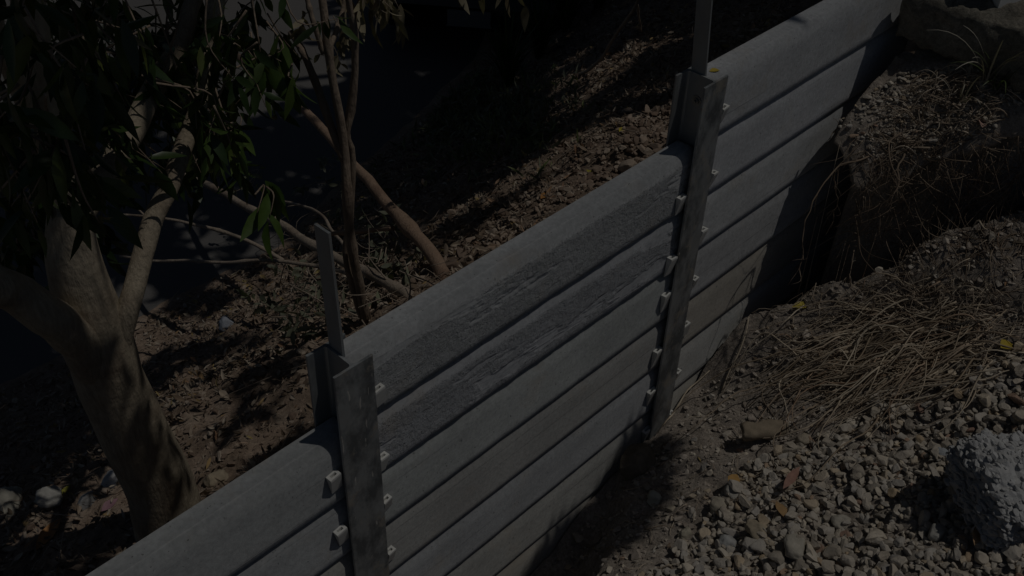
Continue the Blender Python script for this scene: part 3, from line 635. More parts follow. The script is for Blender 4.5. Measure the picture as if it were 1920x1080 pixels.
# ------------------------------------------------------------------ dry grass and roots on the bank
def strand(p0, p1, sag=.02, wob=.02, n=12, lift=.0, follow=True):
    p0 = np.array(p0, float); p1 = np.array(p1, float); t = np.linspace(0, 1, n)[:, None]; P = p0 * (1 - t) + p1 * t
    side = np.cross(p1 - p0, [0, 0, 1]); side /= np.linalg.norm(side) + 1e-9
    ph, a = random.uniform(0, 6), random.uniform(-1, 1)
    P += side * (np.sin(t * 3.1) * a * wob * 2 + np.sin(t * 7 + ph) * wob * .35) * min(1.0, np.linalg.norm(p1 - p0) / .25); P[:, 2:] += np.sin(t * math.pi) * sag
    if follow:
        zz = bank_q(P[:, 0], P[:, 1]); P[:, 2] = zz + lift + np.maximum(np.sin(t[:, 0] * math.pi), 0) * max(sag, .0) + .004
    return P
def taper(r, n, e=.3): return r * np.linspace(1, e, n)
it = []
HUB = (1800, 620)
for i in range(310):                                                # combed straw lying to the lower left
    a = (random.gauss(1745, 75), random.gauss(640, 42)); ln = random.uniform(90, 300); an = math.radians(random.gauss(158, 17))
    b = (a[0] + math.cos(an) * ln, a[1] + math.sin(an) * ln * .95)
    if b[0] < 1395 or b[1] > 850: continue
    P = strand(bpt(*a), bpt(*b), random.uniform(.0, .035), random.uniform(.005, .04), 12, random.uniform(0, .03)); it.append((P, taper(random.uniform(.0012, .0032), 12, .4)))
for i in range(60):
    a = (random.gauss(1700, 90), random.gauss(660, 50)); b = (a[0] - random.uniform(60, 310), a[1] + random.uniform(-10, 150))
    P = strand(bpt(*a), bpt(*b), random.uniform(.03, .08), random.uniform(.03, .08), 14, .01); it.append((P, taper(random.uniform(.0024, .0036), 14, .4)))
o = tubes('dry_grass_clump', it, STRAW, None, 4); tag(o, 'uprooted clump of dry straw combed out over soil and gravel', 'dry grass')
it = []
for i in range(300):                                               # tangle above it
    a = (random.gauss(1740, 110), random.gauss(590, 40)); ln = random.uniform(20, 110); an = random.uniform(0, 6.28)
    b = (a[0] + math.cos(an) * ln, a[1] + math.sin(an) * ln * .6)
    if b[0] > 1960 or a[0] > 1960 or a[1] < 505 or b[1] < 505: continue
    P = strand(bpt(*a), bpt(*b), random.uniform(0, .04), random.uniform(.01, .06), 9, random.uniform(0, .025)); it.append((P, taper(random.uniform(.0008, .0019), 9, .4)))
o = tubes('dead_root_mat', it, ROOT_LIT, None, 4); tag(o, 'tangled brown mat of dead roots behind the dry straw', 'root mat')
it = []
for i in range(260):
    a = (random.uniform(1430, 1930), random.uniform(420, 700)); ln = random.uniform(15, 70); an = random.uniform(0, 6.28); b = (a[0] + math.cos(an) * ln, a[1] + math.sin(an) * ln * .5)
    if a[1] < 565 - .36 * (a[0] - 1470) or b[1] < 565 - .36 * (b[0] - 1470): continue
    P = strand(bpt(*a), bpt(*b), random.uniform(0, .012), random.uniform(.003, .02), 7, .001); it.append((P, taper(random.uniform(.0008, .0022), 7, .5)))
for i in range(160):
    a = (random.uniform(1040, 1500), random.uniform(780, 1075)); ln = random.uniform(15, 60); an = random.uniform(0, 6.28); b = (a[0] + math.cos(an) * ln, a[1] + math.sin(an) * ln * .6)
    if a[0] < 1215 + (840 - a[1]) * .85 or b[0] < 1215 + (840 - b[1]) * .85: continue
    P = strand(bpt(*a), bpt(*b), random.uniform(0, .015), random.uniform(.003, .02), 7, .001); it.append((P, taper(random.uniform(.0007, .0016), 7, .5)))
o = tubes('twig_scraps', it, STRAW, None, 4); tag(o, kind='stuff')
for a, b, lab, r in (((1245, 800), (1330, 700), 'pale dry stalk lying at the foot of the wall beyond the far post', .004), ((1355, 735), (1405, 600), 'bent tan stalk on the soil ridge by the wall', .0035),
                     ((1780, 425), (1850, 435), 'pair of pale twigs on the soil edge at right', .004), ((1660, 790), (1910, 690), 'long thin twig crossing the gravel below the straw', .003)):
    P = strand(bpt(*a), bpt(*b), .012, .012, 14, .006); o = tubes('dry_stalk', [(P, taper(r, 14, .5))], STRAW, None, 6); tag(o, lab, 'stalk')

# roots on and hanging from the mound
it = []
def top(px, py):
    return bpt(px, py)
for i in range(620):
    a = (random.uniform(1600, 1925), random.uniform(110, 345)); ln = random.uniform(20, 120); an = math.radians(random.gauss(155, 40)); b = (a[0] + math.cos(an) * ln, a[1] + math.sin(an) * ln * .8)
    MT = [(1605, 250), (1640, 200), (1700, 150), (1800, 125), (1925, 130), (1925, 212), (1760, 305), (1640, 342)]
    if not inpoly(np.array([a[0], b[0]]), np.array([a[1], b[1]]), MT).all(): continue
    pa, pb2 = bpt(*a), bpt(*b)
    if np.linalg.norm(pa - pb2) > .4 or max(pa[1], pb2[1]) > -.08 or min(pa[2], pb2[2]) < -.4: continue
    P = strand(pa, pb2, random.uniform(0, .05), random.uniform(.01, .05), 10, 0, False); P[:, 2] += .006; it.append((P, taper(random.uniform(.0009, .0026), 10, .4)))
o = tubes('root_tangle', it, ROOT_LIT, None, 4); tag(o, 'tangle of dry roots over the gravelly soil below the footing', 'root tangle')
it = []
for i in range(520):
    a = (random.uniform(1600, 1920), random.uniform(250, 470)); ln = random.uniform(30, 110); an = math.radians(random.gauss(100, 45)); b = (a[0] + math.cos(an) * ln, a[1] + math.sin(an) * ln)
    pa, pb2 = bpt(*a), bpt(*b)
    if np.linalg.norm(pa - pb2) > .45 or max(pa[1], pb2[1]) > -.08: continue
    P = strand(pa, pb2, 0, random.uniform(.01, .04), 9, 0, False); P += -CD * .012; it.append((P, taper(random.uniform(.0008, .0018), 9, .4)))
o = tubes('fibrous_root_curtain', it, ROOT, None, 4); tag(o, 'shaded curtain of fibrous roots on the cut earth face', 'root curtain')
def hang(start, pts, r, label):
    p = [np.array(start, float)] + [np.array(q, float) for q in pts]; P = smooth_path(p, 26); P += np.c_[fbm(P, 14, 3, 7), fbm(P + 5, 14, 3, 8), 0 * P[:, 0]] * .03
    items = [(P, taper(r, 26, .3))]
    for k in range(9):
        q = P[random.randrange(4, 24)]; e = q + np.array([random.uniform(-.05, .03), random.uniform(-.03, .03), random.uniform(-.10, .02)]); items.append((smooth_path([q, (q + e) / 2 + rng.normal(size=3) * .008, e], 7), taper(r * .4, 7, .4)))
    o = tubes('hanging_root', items, ROOT, None, 5); tag(o, label, 'root', 'roots hanging into the gap behind the wall')
hs = atd(1640, 288, 3.55); hang(hs, [atd(1600, 300, 3.5), atd(1560, 330, 3.46), atd(1532, 370, 3.44), atd(1510, 440, 3.45), atd(1500, 490, 3.48), atd(1487, 535, 3.5)], .0035, 'long thin root arching from the mound down across the dark gap')
hang(atd(1620, 215, 3.65), [atd(1585, 235, 3.6), atd(1552, 262, 3.58)], .003, 'short straight root poking left from the mound above the gap')
hang(atd(1600, 300, 3.5), [atd(1566, 330, 3.5), atd(1563, 390, 3.55), atd(1560, 430, 3.58)], .0018, 'fine dark root hanging straight down into the gap')
hang(atd(1700, 290, 3.4), [atd(1690, 340, 3.36), atd(1668, 380, 3.36), atd(1655, 405, 3.37)], .0032, 'pale forked root on the lit face of the mound')
hang(atd(1690, 250, 3.38), [atd(1670, 290, 3.34), atd(1685, 330, 3.33), atd(1715, 345, 3.34)], .003, 'curled root loop at the left of the mound')
# green and dry grass tuft in front of the footing
def blades(name, base, n, L, mat, label, parent=None, spread=.9, w=.006, cat='grass tuft'):
    items_V = []; b = 0; Fs = []
    for i in range(n):
        an = random.uniform(0, 6.28); ln = L * random.uniform(.5, 1.1); lean = random.uniform(.3, 1.0) * spread; d = np.array([math.cos(an), math.sin(an), 0]); m_ = 9
        p0 = np.array(base) + d * random.uniform(0, .03); t = np.linspace(0, 1, m_)
        P = p0 + d * (lean * ln * t ** 1.3)[:, None]; P[:, 2] += ln * (t * 1.0 - lean * .75 * t ** 2.4); sd = np.cross(d, [0, 0, 1]); ww = w * (1 - t ** 2.5 * .95) * random.uniform(.7, 1.2)
        V = np.concatenate([P - sd * ww[:, None] / 2, P + sd * ww[:, None] / 2 + np.array([0, 0, .001])]); F = [(k, k + 1, m_ + k + 1, m_ + k) for k in range(m_ - 1)]
        items_V.append(V); Fs += [tuple(q + b for q in f) for f in F]; b += 2 * m_
    o = mesh(name, np.vstack(items_V), Fs, mat, parent, True)
    if label: tag(o, label, cat)
    return o
GRN = island('fresh_grass', [(0, (.05, .07, .025)), (.6, (.10, .14, .05)), (1, (.2, .2, .1))], .5, 30, .1, .001, .4, .2)
PALEG = island('pale_dead_grass', [(0, (.26, .24, .2)), (1, (.45, .42, .36))], .6, 30, .1, .001, .3, .1)
gb = bpt(1868, 165); blades('grass_tuft', gb, 22, .17, GRN, 'tuft of green grass growing at the foot of the footing'); gb = bpt(1850, 150)
blades('grass_tuft', gb, 20, .30, PALEG, 'pale arching dead grass blades beside the green tuft', w=.006)
gb = bpt(1800, 185); blades('grass_tuft', gb, 9, .20, PALEG, 'few bleached grass blades bending left over the gravelly roots', w=.007)

# ------------------------------------------------------------------ slope behind the wall: litter, twigs
def litter(name, P, L0, L1, mat, tilt=.5, wr=(.25, .5)):
    n = len(P); D = np.c_[rng.normal(size=(n, 2)), rng.normal(size=n) * tilt * .6]; Nn = np.c_[rng.normal(size=(n, 2)) * tilt, np.ones(n)]; L = rng.uniform(L0, L1, n)
    V, F = leaf_arrays(P - D / np.linalg.norm(D, axis=1)[:, None] * L[:, None] * .5, D, Nn, L, L * rng.uniform(*wr, n), rng.uniform(-.6, .9, n), .4); return fmesh(name, V, F, mat, None, False)
P5 = slope_samples(30000)[:16000]; dens = fbm(P5, 1.4, 3, 77) + .22 - .9 * np.exp(-((P5[:, 0] - 2.5) / .7) ** 2 - ((P5[:, 1] - 1.1) / .5) ** 2); P5 = P5[dens > rng.uniform(-.1, .5, len(P5))]; P5[:, 2] += rng.uniform(.003, .03, len(P5))
tag(litter('leaf_litter', P5, .02, .062, LITTER, .8), kind='stuff')
P6 = slope_samples(24000)[:13000]; P6 = P6[rng.random(len(P6)) > .85 * np.exp(-((P6[:, 0] - 2.6) / .7) ** 2 - ((P6[:, 1] - 1.0) / .5) ** 2)]; P6[:, 2] += rng.uniform(.003, .02, len(P6)); tag(litter('bark_mulch', P6, .02, .055, LITTER, .9, (.10, .3)), kind='stuff')
P7 = bank_samples(500, SOILP + [])[:70]; P7[:, 2] += .004; tag(litter('leaf_scraps', P7, .015, .04, LITTER, .5), kind='stuff')
it = []
def _liftq(px, py, lift):
    d = ray(px, py); t = np.linspace(1.5, 14, 1300); P = CC + d * t[:, None]; h = np.maximum(slope_z(P[:, 0], P[:, 1]), -3.0) + lift; return P[np.argmax(P[:, 2] < h)]
SS = slope_samples(2000)
for i in range(420):
    q = SS[i]; an = random.uniform(0, 6.28); l = random.uniform(.06, .3); e = q + np.array([math.cos(an) * l, math.sin(an) * l, 0])
    if e[1] < .12: continue
    e[2] = slope_z(e[:1], e[1:2])[0] + random.uniform(0, .05); q[2] += random.uniform(0, .04); mdl = (q + e) / 2 + rng.normal(size=3) * .02
    it.append((smooth_path([q, mdl, e], 7), taper(random.uniform(.0015, .004), 7, .4)))
for i in range(110):
    px, py = random.uniform(500, 800), random.uniform(390, 600)
    if py > 640 - (px - 640) * .55: continue
    q = _liftq(px, py, random.uniform(.02, .2)); d = rng.normal(size=3) * np.array([1, 1, .5]); d /= np.linalg.norm(d); l = random.uniform(.08, .3); e = q + d * l
    it.append((smooth_path([q, (q + e) / 2 + rng.normal(size=3) * .025, e], 7), taper(random.uniform(.0022, .0042), 7, .4)))
o = tubes('fallen_twigs', it, BARKT, None, 5); tag(o, kind='stuff')
# ground cover beside the road: small feathery sprigs
it = []; Pl = []
for i in range(520):
    px, py = random.gauss(890, 75), random.gauss(215, 45)
    p = spt(px, py)
    if p[2] < -2.93: continue
    Pl.append(p)
Pl = np.array(Pl); n = len(Pl); rep = 9; B = np.repeat(Pl, rep, 0) + rng.normal(size=(n * rep, 3)) * np.array([.04, .04, .02]); D = randdir(n * rep, .9)
V, F = leaf_arrays(B, D, randdir(n * rep, .5), rng.uniform(.05, .13, n * rep), rng.uniform(.012, .022, n * rep), rng.uniform(0, .6, n * rep)); o = fmesh('ground_cover', V, F, GREYLEAF, None, False); tag(o, kind='stuff')

# ------------------------------------------------------------------ tree at the left
LIT = []                                                            # world points the sun must reach (no crown leaves above them)
def branch_tube(name, pts, r0, r1, mat, parent=None, n=30, k=12, bmp=.10, knots=0, seed=0, lit=True):
    P = smooth_path(pts, n); rr = np.linspace(r0, r1, n)
    for q in range(knots):
        c = random.uniform(.08, .95) * (n - 1); rr = rr * (1 + .22 * np.exp(-((np.arange(n) - c) / .7) ** 2))
    P = P + np.c_[fbm(P, 5, 2, seed), fbm(P + 3, 5, 2, seed + 1), fbm(P + 9, 5, 2, seed + 2)] * r0 * .6
    if lit: LIT.extend(np.c_[P, np.linspace(.10, .07, len(P)) if r0 < .0125 else np.linspace(.11, .05, len(P))])
    V, F = tube_arrays(P, rr, k, bmp, seed); return fmesh(name, V, F, mat, parent, True)
tb = spt(302, 985); YT = tb[1]
def ty(px, py, dy=0.0): return ony(px, py, YT + dy)
tree = empty('tree', tb, 'smooth barked tree leaning over the wall with dark drooping leaves', 'tree')
mi = Matrix.Translation(-Vector(tb))
def under(o, t=tree, b=tb):
    o.parent = t; o.matrix_parent_inverse = Matrix.Translation(-Vector([float(v) for v in b])); return o
_tp = smooth_path([tb + np.array([0.02, 0, -.15]), ty(303, 930), ty(250, 800), ty(204, 700), ty(178, 620), ty(143, 500), ty(132, 420), ty(126, 330), ty(100, 265), ty(82, 190), ty(66, 90), ty(52, -30), ty(30, -250), ty(20, -400)], 70)
_tr = np.interp(np.linspace(0, 1, 70), np.array([0, 1, 2, 3, 4, 5, 6, 7, 8, 13]) / 13, [.135, .113, .105, .10, .096, .075, .062, .046, .040, .034])
_tp = _tp + np.c_[fbm(_tp, 3, 2, 91), fbm(_tp + 4, 3, 2, 92), 0 * _tr] * .02
_V, _F = tube_arrays(_tp, _tr, 28, .05, 93); trunk = under(fmesh('trunk', _V, _F, BARK, None, True))
def limb(nm, pts, r0, r1, sd, m=BARK, lit=False): return under(branch_tube(nm, pts, r0, r1, m, None, 30, 16, .05, 0, sd, lit))
limb('limb', [ty(205, 720, -.01), ty(150, 640, -.04), ty(90, 585, -.08), ty(30, 553, -.12), ty(-60, 530, -.18), ty(-260, 430, -.2)], .062, .046, 92)
st = limb('limb', [ty(228, 660, -.05), ty(238, 610, -.06), ty(244, 560, -.05), ty(268, 480, -.01), ty(296, 400, .03), ty(330, 325, .08), ty(380, 180, .2), ty(420, -60, .3)], .034, .026, 93)
limb('limb', [ty(120, 330, .1), ty(70, 250, 0), ty(20, 120, -.1), ty(-40, -60, -.2)], .028, .018, 94)
limb('limb', [ty(150, 400, .05), ty(240, 260, .15), ty(330, 90, .3), ty(420, -160, .5)], .045, .02, 95)

def foliage(name, tt, V, F, lmat, tmat):
    V2, F2 = join([tube_arrays(p, q, 5) for p, q in tt]); o = fmesh(name, np.vstack([V, V2]), np.vstack([F, F2 + len(V)]), lmat, None, True)
    o.data.materials.append(tmat); o.data.polygons.foreach_set('material_index', [0] * len(F) + [1] * len(F2)); return o
def twigs_with_leaves(tips, nl, L, wr, mat, drop=.6, spread=.16, tw=.0035, seed=0):
    """list of (start, end): tubes and leaves"""
    tt = []; Ps = []; Ds = []
    for a, e in tips:
        a = np.array(a); e = np.array(e); m_ = (a + e) / 2 + rng.normal(size=3) * .04; P = smooth_path([a, m_, e], 9); tt.append((P, taper(tw, 9, .35)))
        for i in range(nl):
            q = P[random.randrange(2, 9)] + rng.normal(size=3) * .012; d = rng.normal(size=3) * .55 + (e - a) / (np.linalg.norm(e - a) + 1e-6) * .35; d[2] -= drop; Ps.append(q); Ds.append(d / np.linalg.norm(d))
    Ps = np.array(Ps); Ds = np.array(Ds); n = len(Ps); ll = L * rng.uniform(.6, 1.2, n)
    V, F = leaf_arrays(Ps, Ds, randdir(n, .4), ll, ll * rng.uniform(*wr, n), rng.uniform(-.1, .45, n), .25); return tt, V, F
# visible drooping foliage: sprays spread through the volume in front of and around the trunk
tips = []
VIS = [(-40, 560, -40, 330, 150)]
for i in range(250):
    px = random.uniform(-60, 520); py = random.uniform(-70, 380)
    lim = 380 if px < 120 else 330 if px < 330 else 330 - (px - 330) * 1.1
    if py > lim or random.random() < .10: continue
    if (470 < px and py > 120) or (px > 190 and py > 255): continue
    dist = random.uniform(3.0, 4.6); a = atd(px, py, dist); e = a + np.array([random.uniform(-.2, .2), random.uniform(-.2, .2), random.uniform(-.28, -.05)]); tips.append((a, e))
for i in range(34):
    a = atd(random.uniform(-60, 175), random.uniform(-90, 300), random.uniform(2.1, 2.5)); tips.append((a, a + np.array([random.uniform(-.1, .1), random.uniform(-.1, .1), random.uniform(-.2, -.05)])))
for px, py in [(20, 340), (60, 390), (110, 460), (160, 440), (30, 440), (70, 330), (140, 350), (60, 430), (130, 420), (40, 470), (190, 400), (100, 500), (20, 400), (370, 240), (395, 255), (250, 300), (410, 250), (60, 360), (160, 360)]:
    a = atd(px, py, random.uniform(3.2, 3.9)); tips.append((a, a + np.array([random.uniform(-.1, .1), random.uniform(-.1, .1), -.13])))
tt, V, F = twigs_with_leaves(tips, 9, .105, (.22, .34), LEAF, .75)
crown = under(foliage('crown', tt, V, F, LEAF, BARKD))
tips2 = [(atd(548, 120, 3.5), atd(553, 150, 3.48)), (atd(500, 40, 3.6), atd(490, 110, 3.58)), (atd(478, 365, 3.3), atd(482, 400, 3.28)), (atd(500, 350, 3.32), atd(505, 410, 3.3)), (atd(415, 225, 3.4), atd(412, 255, 3.38)), (atd(385, 235, 3.4), atd(382, 255, 3.38)), (atd(470, 60, 3.5), atd(500, 120, 3.5))]
tt, V, F = twigs_with_leaves(tips2, 5, .15, (.3, .38), LEAF, 1.0); under(foliage('drooping_leaves', tt, V, F, LEAF_LIT, BARKD))
for a, e in tips2:
    for q in range(8): LIT.append(np.array(a) + rng.normal(size=3) * .06 + np.array([0, 0, -.05]))

# ------------------------------------------------------------------ cut saplings and branches
def sp(px, py, lift): return spt(px, py) * 0 + _lift(px, py, lift)
def _lift(px, py, lift):
    """point on the pixel ray at a height above the slope"""
    d = ray(px, py); t = np.linspace(1.5, 14, 2600); P = CC + d * t[:, None]; h = np.maximum(slope_z(P[:, 0], P[:, 1]), -3.0) + lift; k = np.argmax(P[:, 2] < h); return P[k]
def stem(name, chain, r0, r1, mat, label, cat, leaves=None, group=None, knots=5, k=12, seed=0, extra=None, n=44, lm=None):
    base = chain[0]; t = empty(name, base, label, cat, group); o = branch_tube('stem', chain, r0, r1, mat, None, n, k, .12, knots, seed); under(o, t, base)
    for j, (c, a, b) in enumerate(extra or []): under(branch_tube('side_branch', c, a, b, mat, None, 24, 9, .12, 3, seed + 10 + j), t, base)
    if leaves:
        tt, V, F = twigs_with_leaves(leaves, 7, .085, (.28, .42), lm or DRYLEAF, .7, tw=.002); under(foliage('foliage', tt, V, F, lm or DRYLEAF, BARKT), t, base); LIT.extend([np.array(a) for a, _ in leaves])
    return t
def chain(px, l0, l1, bow=0.0):
    """straight-ish piece: depth runs evenly from its foot to its far end"""
    a = _lift(*px[0], l0); b = _lift(*px[-1], l1); da, db = np.linalg.norm(a - CC), np.linalg.norm(b - CC); q = np.array(px, float); L = np.r_[0, np.cumsum(np.hypot(*np.diff(q, axis=0).T))]; t = L / L[-1]
    return [atd(x, y, 1 / ((1 - u) / da + u / db) + bow * math.sin(u * math.pi)) for (x, y), u in zip(px, t)]
B0 = _lift(690, 606, -.02); YS = B0[1]
def sy(px, py, dy=0): return ony(px, py, YS + dy)
stem('sapling', [B0, sy(676, 540), sy(662, 470), sy(652, 390), sy(645, 300, .02), sy(636, 220, .03), sy(622, 140, .05), sy(612, 60, .07), sy(600, -60, .1), sy(590, -260, .15)], .021, .013, BARKD,
     'tall knobbly sapling with two stems rising beside the near post bracket', 'sapling', leaves=[(sy(610, 60, .08), sy(595, 100, .1)), (sy(625, 30, .1), sy(640, 60, .1)), (sy(585, 20, .1), sy(575, 60, .1))], seed=101,
     extra=[([B0 + np.array([-.01, .02, 0]), sy(668, 560, .04), sy(650, 480, .05), sy(655, 420, .05), sy(660, 300, .05), sy(648, 255, .05), sy(655, 215, .05), sy(664, 130, .04), sy(667, 60, .03), sy(654, 0, .03), sy(648, -120, .05)], .017, .011),
            ([sy(646, 300, .02), sy(622, 240, .06), sy(596, 165, .10), sy(570, 100, .14), sy(545, 60, .2)], .016, .011),
            ([sy(616, 95, .06), sy(632, 55, .08), sy(645, 10, .1), sy(650, -60, .12)], .010, .007), ([sy(606, 100, .07), sy(586, 40, .09), sy(570, -20, .12)], .011, .008)])
stem('cut_log', chain([(838, 530), (818, 494), (793, 458), (764, 425), (735, 393), (692, 342), (661, 303), (629, 268), (600, 238), (576, 214), (540, 180), (490, 145), (440, 100)], -.02, 1.3), .033, .020, BARKR,
     'reddish barked cut log leaning up to the left from the wall rim', 'log', seed=111, knots=4, extra=[(chain([(735, 428), (690, 432), (620, 438)], .25, .30), .012, .011)])
stem('cut_branch', chain([(772, 556), (735, 538), (690, 512), (640, 490), (590, 462), (545, 432), (505, 408), (455, 385), (400, 352), (340, 328)], .0, .95), .024, .018, BARKT,
     'thick bare branch running from the wall rim to the left behind the bracket', 'branch', group='cut branches lying behind the wall', seed=121)
stem('cut_branch', chain([(662, 516), (620, 502), (560, 494), (500, 488), (430, 492), (350, 489), (290, 490), (225, 480)], .10, .65), .0115, .0075, BARKT,
     'thin pale branch lying level and reaching left to the trunk', 'branch', group='cut branches lying behind the wall', seed=131)
stem('cut_branch', chain([(530, 488), (500, 470), (465, 452), (420, 435), (370, 422), (300, 408), (228, 403)], .24, .78), .0118, .0075, BARKT,
     'thin pale branch just above the level one with a forked tip', 'branch', group='cut branches lying behind the wall', seed=141, extra=[(chain([(275, 408), (240, 375), (212, 355), (200, 300), (180, 280)], .68, 1.1), .006, .003), (chain([(212, 355), (170, 348), (120, 345)], .9, 1.0), .004, .002)])
stem('cut_branch', chain([(668, 495), (645, 460), (622, 432), (605, 405), (578, 390), (525, 376)], .10, .30), .010, .009, BARKT,
     'short stub branch crossing behind the bracket tip', 'branch', group='cut branches lying behind the wall', seed=151)
stem('cut_branch', chain([(815, 534), (790, 537), (765, 541), (745, 553)], .0, .02), .013, .010, BARKT, 'short thick branch end lying at the wall rim below the red log', 'branch', group='cut branches lying behind the wall', seed=161, knots=1)
stem('leaning_stick', chain([(1080, 142), (1105, 130), (1130, 105), (1155, 65), (1185, 22), (1200, -10), (1215, -60)], .0, .7), .012, .009, BARKT,
     'bare stick leaning on the slope near the top right of centre', 'stick', seed=171, extra=[(chain([(1194, 8), (1198, 30), (1203, 58)], .42, .1), .008, .005)], knots=2)
# small withered sprays around the cuttings
first = None
CUT = [(750, 470, .12), (700, 330, .2), (610, 320, .12), (590, 345, .12), (560, 540, .12), (600, 560, .1), (540, 560, .1), (740, 500, .08), (720, 440, .15), (770, 500, .05), (640, 400, .1), (660, 350, .2), (520, 520, .12), (580, 585, .08), (470, 340, .5), (730, 540, .05), (700, 470, .12), (760, 440, .08), (680, 420, .12), (575, 500, .12), (545, 600, .08), (710, 380, .15), (640, 560, .08), (500, 560, .1), (615, 610, .05)]
for px, py, lf in CUT:
    a = _lift(px, py, lf); sp_ = [(a + rng.normal(size=3) * .02, a + np.array([random.uniform(-.15, .15), random.uniform(-.1, .15), random.uniform(-.06, .08)])) for _ in range(3)]
    tt, V, F = twigs_with_leaves(sp_, 7, .065, (.3, .5), GREYLEAF, .4, spread=.1, tw=.0022); t = foliage('leafy_cutting', tt, V - a, F, GREYLEAF, BARKT) if False else foliage('leafy_cutting', [(P - a, q) for P, q in tt], V - a, F, GREYLEAF, BARKT)
    t.location = Vector(a); tag(t, 'small grey green leafy cutting strewn under the cut branches behind the wall', 'cutting', 'leafy cuttings strewn behind the wall'); LIT.append(np.r_[a, .03])
# dried leaf sprays hanging in from above
for (cx, cy, dd, lab, n_) in ((720, 10, 3.9, 'spray of bleached dry leaves hanging beside the thin stem', 9), (880, 10, 4.4, 'brown dry leaf cluster hanging into the frame top', 2), (985, -10, 4.5, 'dark dry leaves hanging at the top right of centre', 2)):
    tp = []
    for i in range(n_):
        a = atd(cx + random.uniform(-35, 35), cy + random.uniform(-70, 20 if n_ > 5 else -15), dd + random.uniform(-.1, .1)); tp.append((a, a + np.array([random.uniform(-.05, .05), random.uniform(-.05, .05), -.10])))
    tt, V, F = twigs_with_leaves(tp, 6, .10, (.22, .34), DRYLEAF, 1.4, tw=.002); hb = atd(cx, cy - 260, dd + .1); t = empty('hanging_branch', hb, lab, 'branch')
    main = [hb] + [np.array(a) for a, _ in tp[:2]]
    under(branch_tube('stem', [hb, (hb + tp[0][0]) / 2 + np.array([.03, .02, 0]), tp[0][0]], .008, .004, BARKT, None, 16, 8, .1, 1, 181), t, hb); under(foliage('leaves', tt, V, F, DRYLEAF, BARKT), t, hb)
    if cx == 720: LIT.extend([np.array(a) for a, _ in tp] + [np.array(e) for _, e in tp])
# strappy dark plants at the top
for i, (px, py, lab) in enumerate(((950, 165, 'dark strappy plant nearest the car on the shaded bank'), (1010, 110, 'dark strappy plant behind the hanging dry leaves'), (1060, 60, 'dark strappy plant at the top of the shaded bank'), (1120, 20, 'dark strappy plant left of the leaning stick'))):
    p = spt(px, py); blades('strappy_plant', p, 60, .75, LEAF, lab, None, .55, .022, 'plant')

# ------------------------------------------------------------------ parked car on the road
PAINT = simple('dark_car_paint', (.02, .022, .026), .25, .05, 4, 0, .001, .5); RUB = simple('tyre_rubber', (.02, .02, .02), .85, .2, 30, .2, .002, .2); GLASS = simple('dark_car_glass', (.012, .014, .016), .06, .02, 4, 0, .001, .6)
CHROME = simple('dull_trim', (.30, .31, .33), .3, .05, 20, 0, .001, .5, .8); PLT = simple('number_plate_grey', (.2, .2, .2), .5, .05, 20, 0, .001, .4); RED = simple('tail_lamp_red', (.2, .012, .01), .2, .05, 8, 0, .001, .5)
cp = onz(880, 36, -2.62); ca = math.radians(38)
car = empty('parked_car', (cp[0], cp[1], -3.0), 'dark car parked on the shaded road, only its lower end in frame', 'car'); car.rotation_euler = (0, 0, ca)
def carbody():
    xs = [0.0, .06, .2, .9, 1.5, 2.2, 3.2, 3.9, 4.3, 4.42]
    sec = {0.0: (.32, .72, .70), .06: (.24, .86, .80), .2: (.2, .92, .86), .9: (.18, .98, .89), 1.5: (.18, 1.0, .9), 2.2: (.18, .98, .9), 3.2: (.18, .92, .9), 3.9: (.2, .86, .86), 4.3: (.24, .76, .78), 4.42: (.32, .62, .66)}
    V = []; k = 12
    for x in xs:
        z0, z1, w = sec[x]
        for (a, b) in [(-.9, 0), (-1, .15), (-1, .55), (-.97, .8), (-.88, .96), (-.5, 1), (.5, 1), (.88, .96), (.97, .8), (1, .55), (1, .15), (.9, 0)]: V.append((x, a * w, z0 + (z1 - z0) * b))
    F = [(i * k + a, i * k + (a + 1) % k, (i + 1) * k + (a + 1) % k, (i + 1) * k + a) for i in range(len(xs) - 1) for a in range(k)] + [tuple(range(k)), tuple(range((len(xs) - 1) * k, len(xs) * k))[::-1]]
    return V, F
V, F = carbody(); bd = mesh('body', V, F, PAINT, car, True)
mb = MB(); cab = [(.55, .86, .98), (1.0, .72, 1.42), (2.6, .72, 1.44), (3.3, .84, .95)]
V = [];
for x, w, z in cab: V += [(x, -w, z), (x, w, z)]
mb.add(V, [(0, 1, 3, 2), (2, 3, 5, 4), (4, 5, 7, 6), (0, 2, 4, 6), (1, 7, 5, 3), (0, 6, 7, 1)]); mb.build('cabin_glass', GLASS, car)
mb = MB(); mb.box((1.0, -.70, 1.425), (2.6, .70, 1.46)); mb.build('roof', PAINT, car)
for x in (.8, 3.5):
    for s in (-1, 1):
        w_ = MB(); w_.prism([(.32 * math.cos(q), .32 * math.sin(q)) for q in [i * math.pi / 16 for i in range(32)]], -.1, .1); o = w_.build('wheel', RUB, car); o.rotation_euler = (math.pi / 2, 0, 0); o.location = (x, s * .78, .32)
        h_ = MB(); h_.prism([(.2 * math.cos(q), .2 * math.sin(q)) for q in [i * math.pi / 12 for i in range(24)]], -.106, .106); h_.build('rim', CHROME, o)
mb = MB(); mb.box((-.035, -.80, .50), (.02, .80, .60)); mb.build('bumper', CHROME, car)
mb = MB(); mb.box((-.030, -.19, .33), (-.018, .19, .47)); mb.box((-.034, -.20, .32), (-.0305, .20, .335)); mb.build('number_plate', PLT, car)
for s in (-1, 1):
    mb = MB(); mb.box((-.03, s * .66 - .12, .66), (.10, s * .66 + .12, .80)); mb.build('tail_lamp', RED, car)

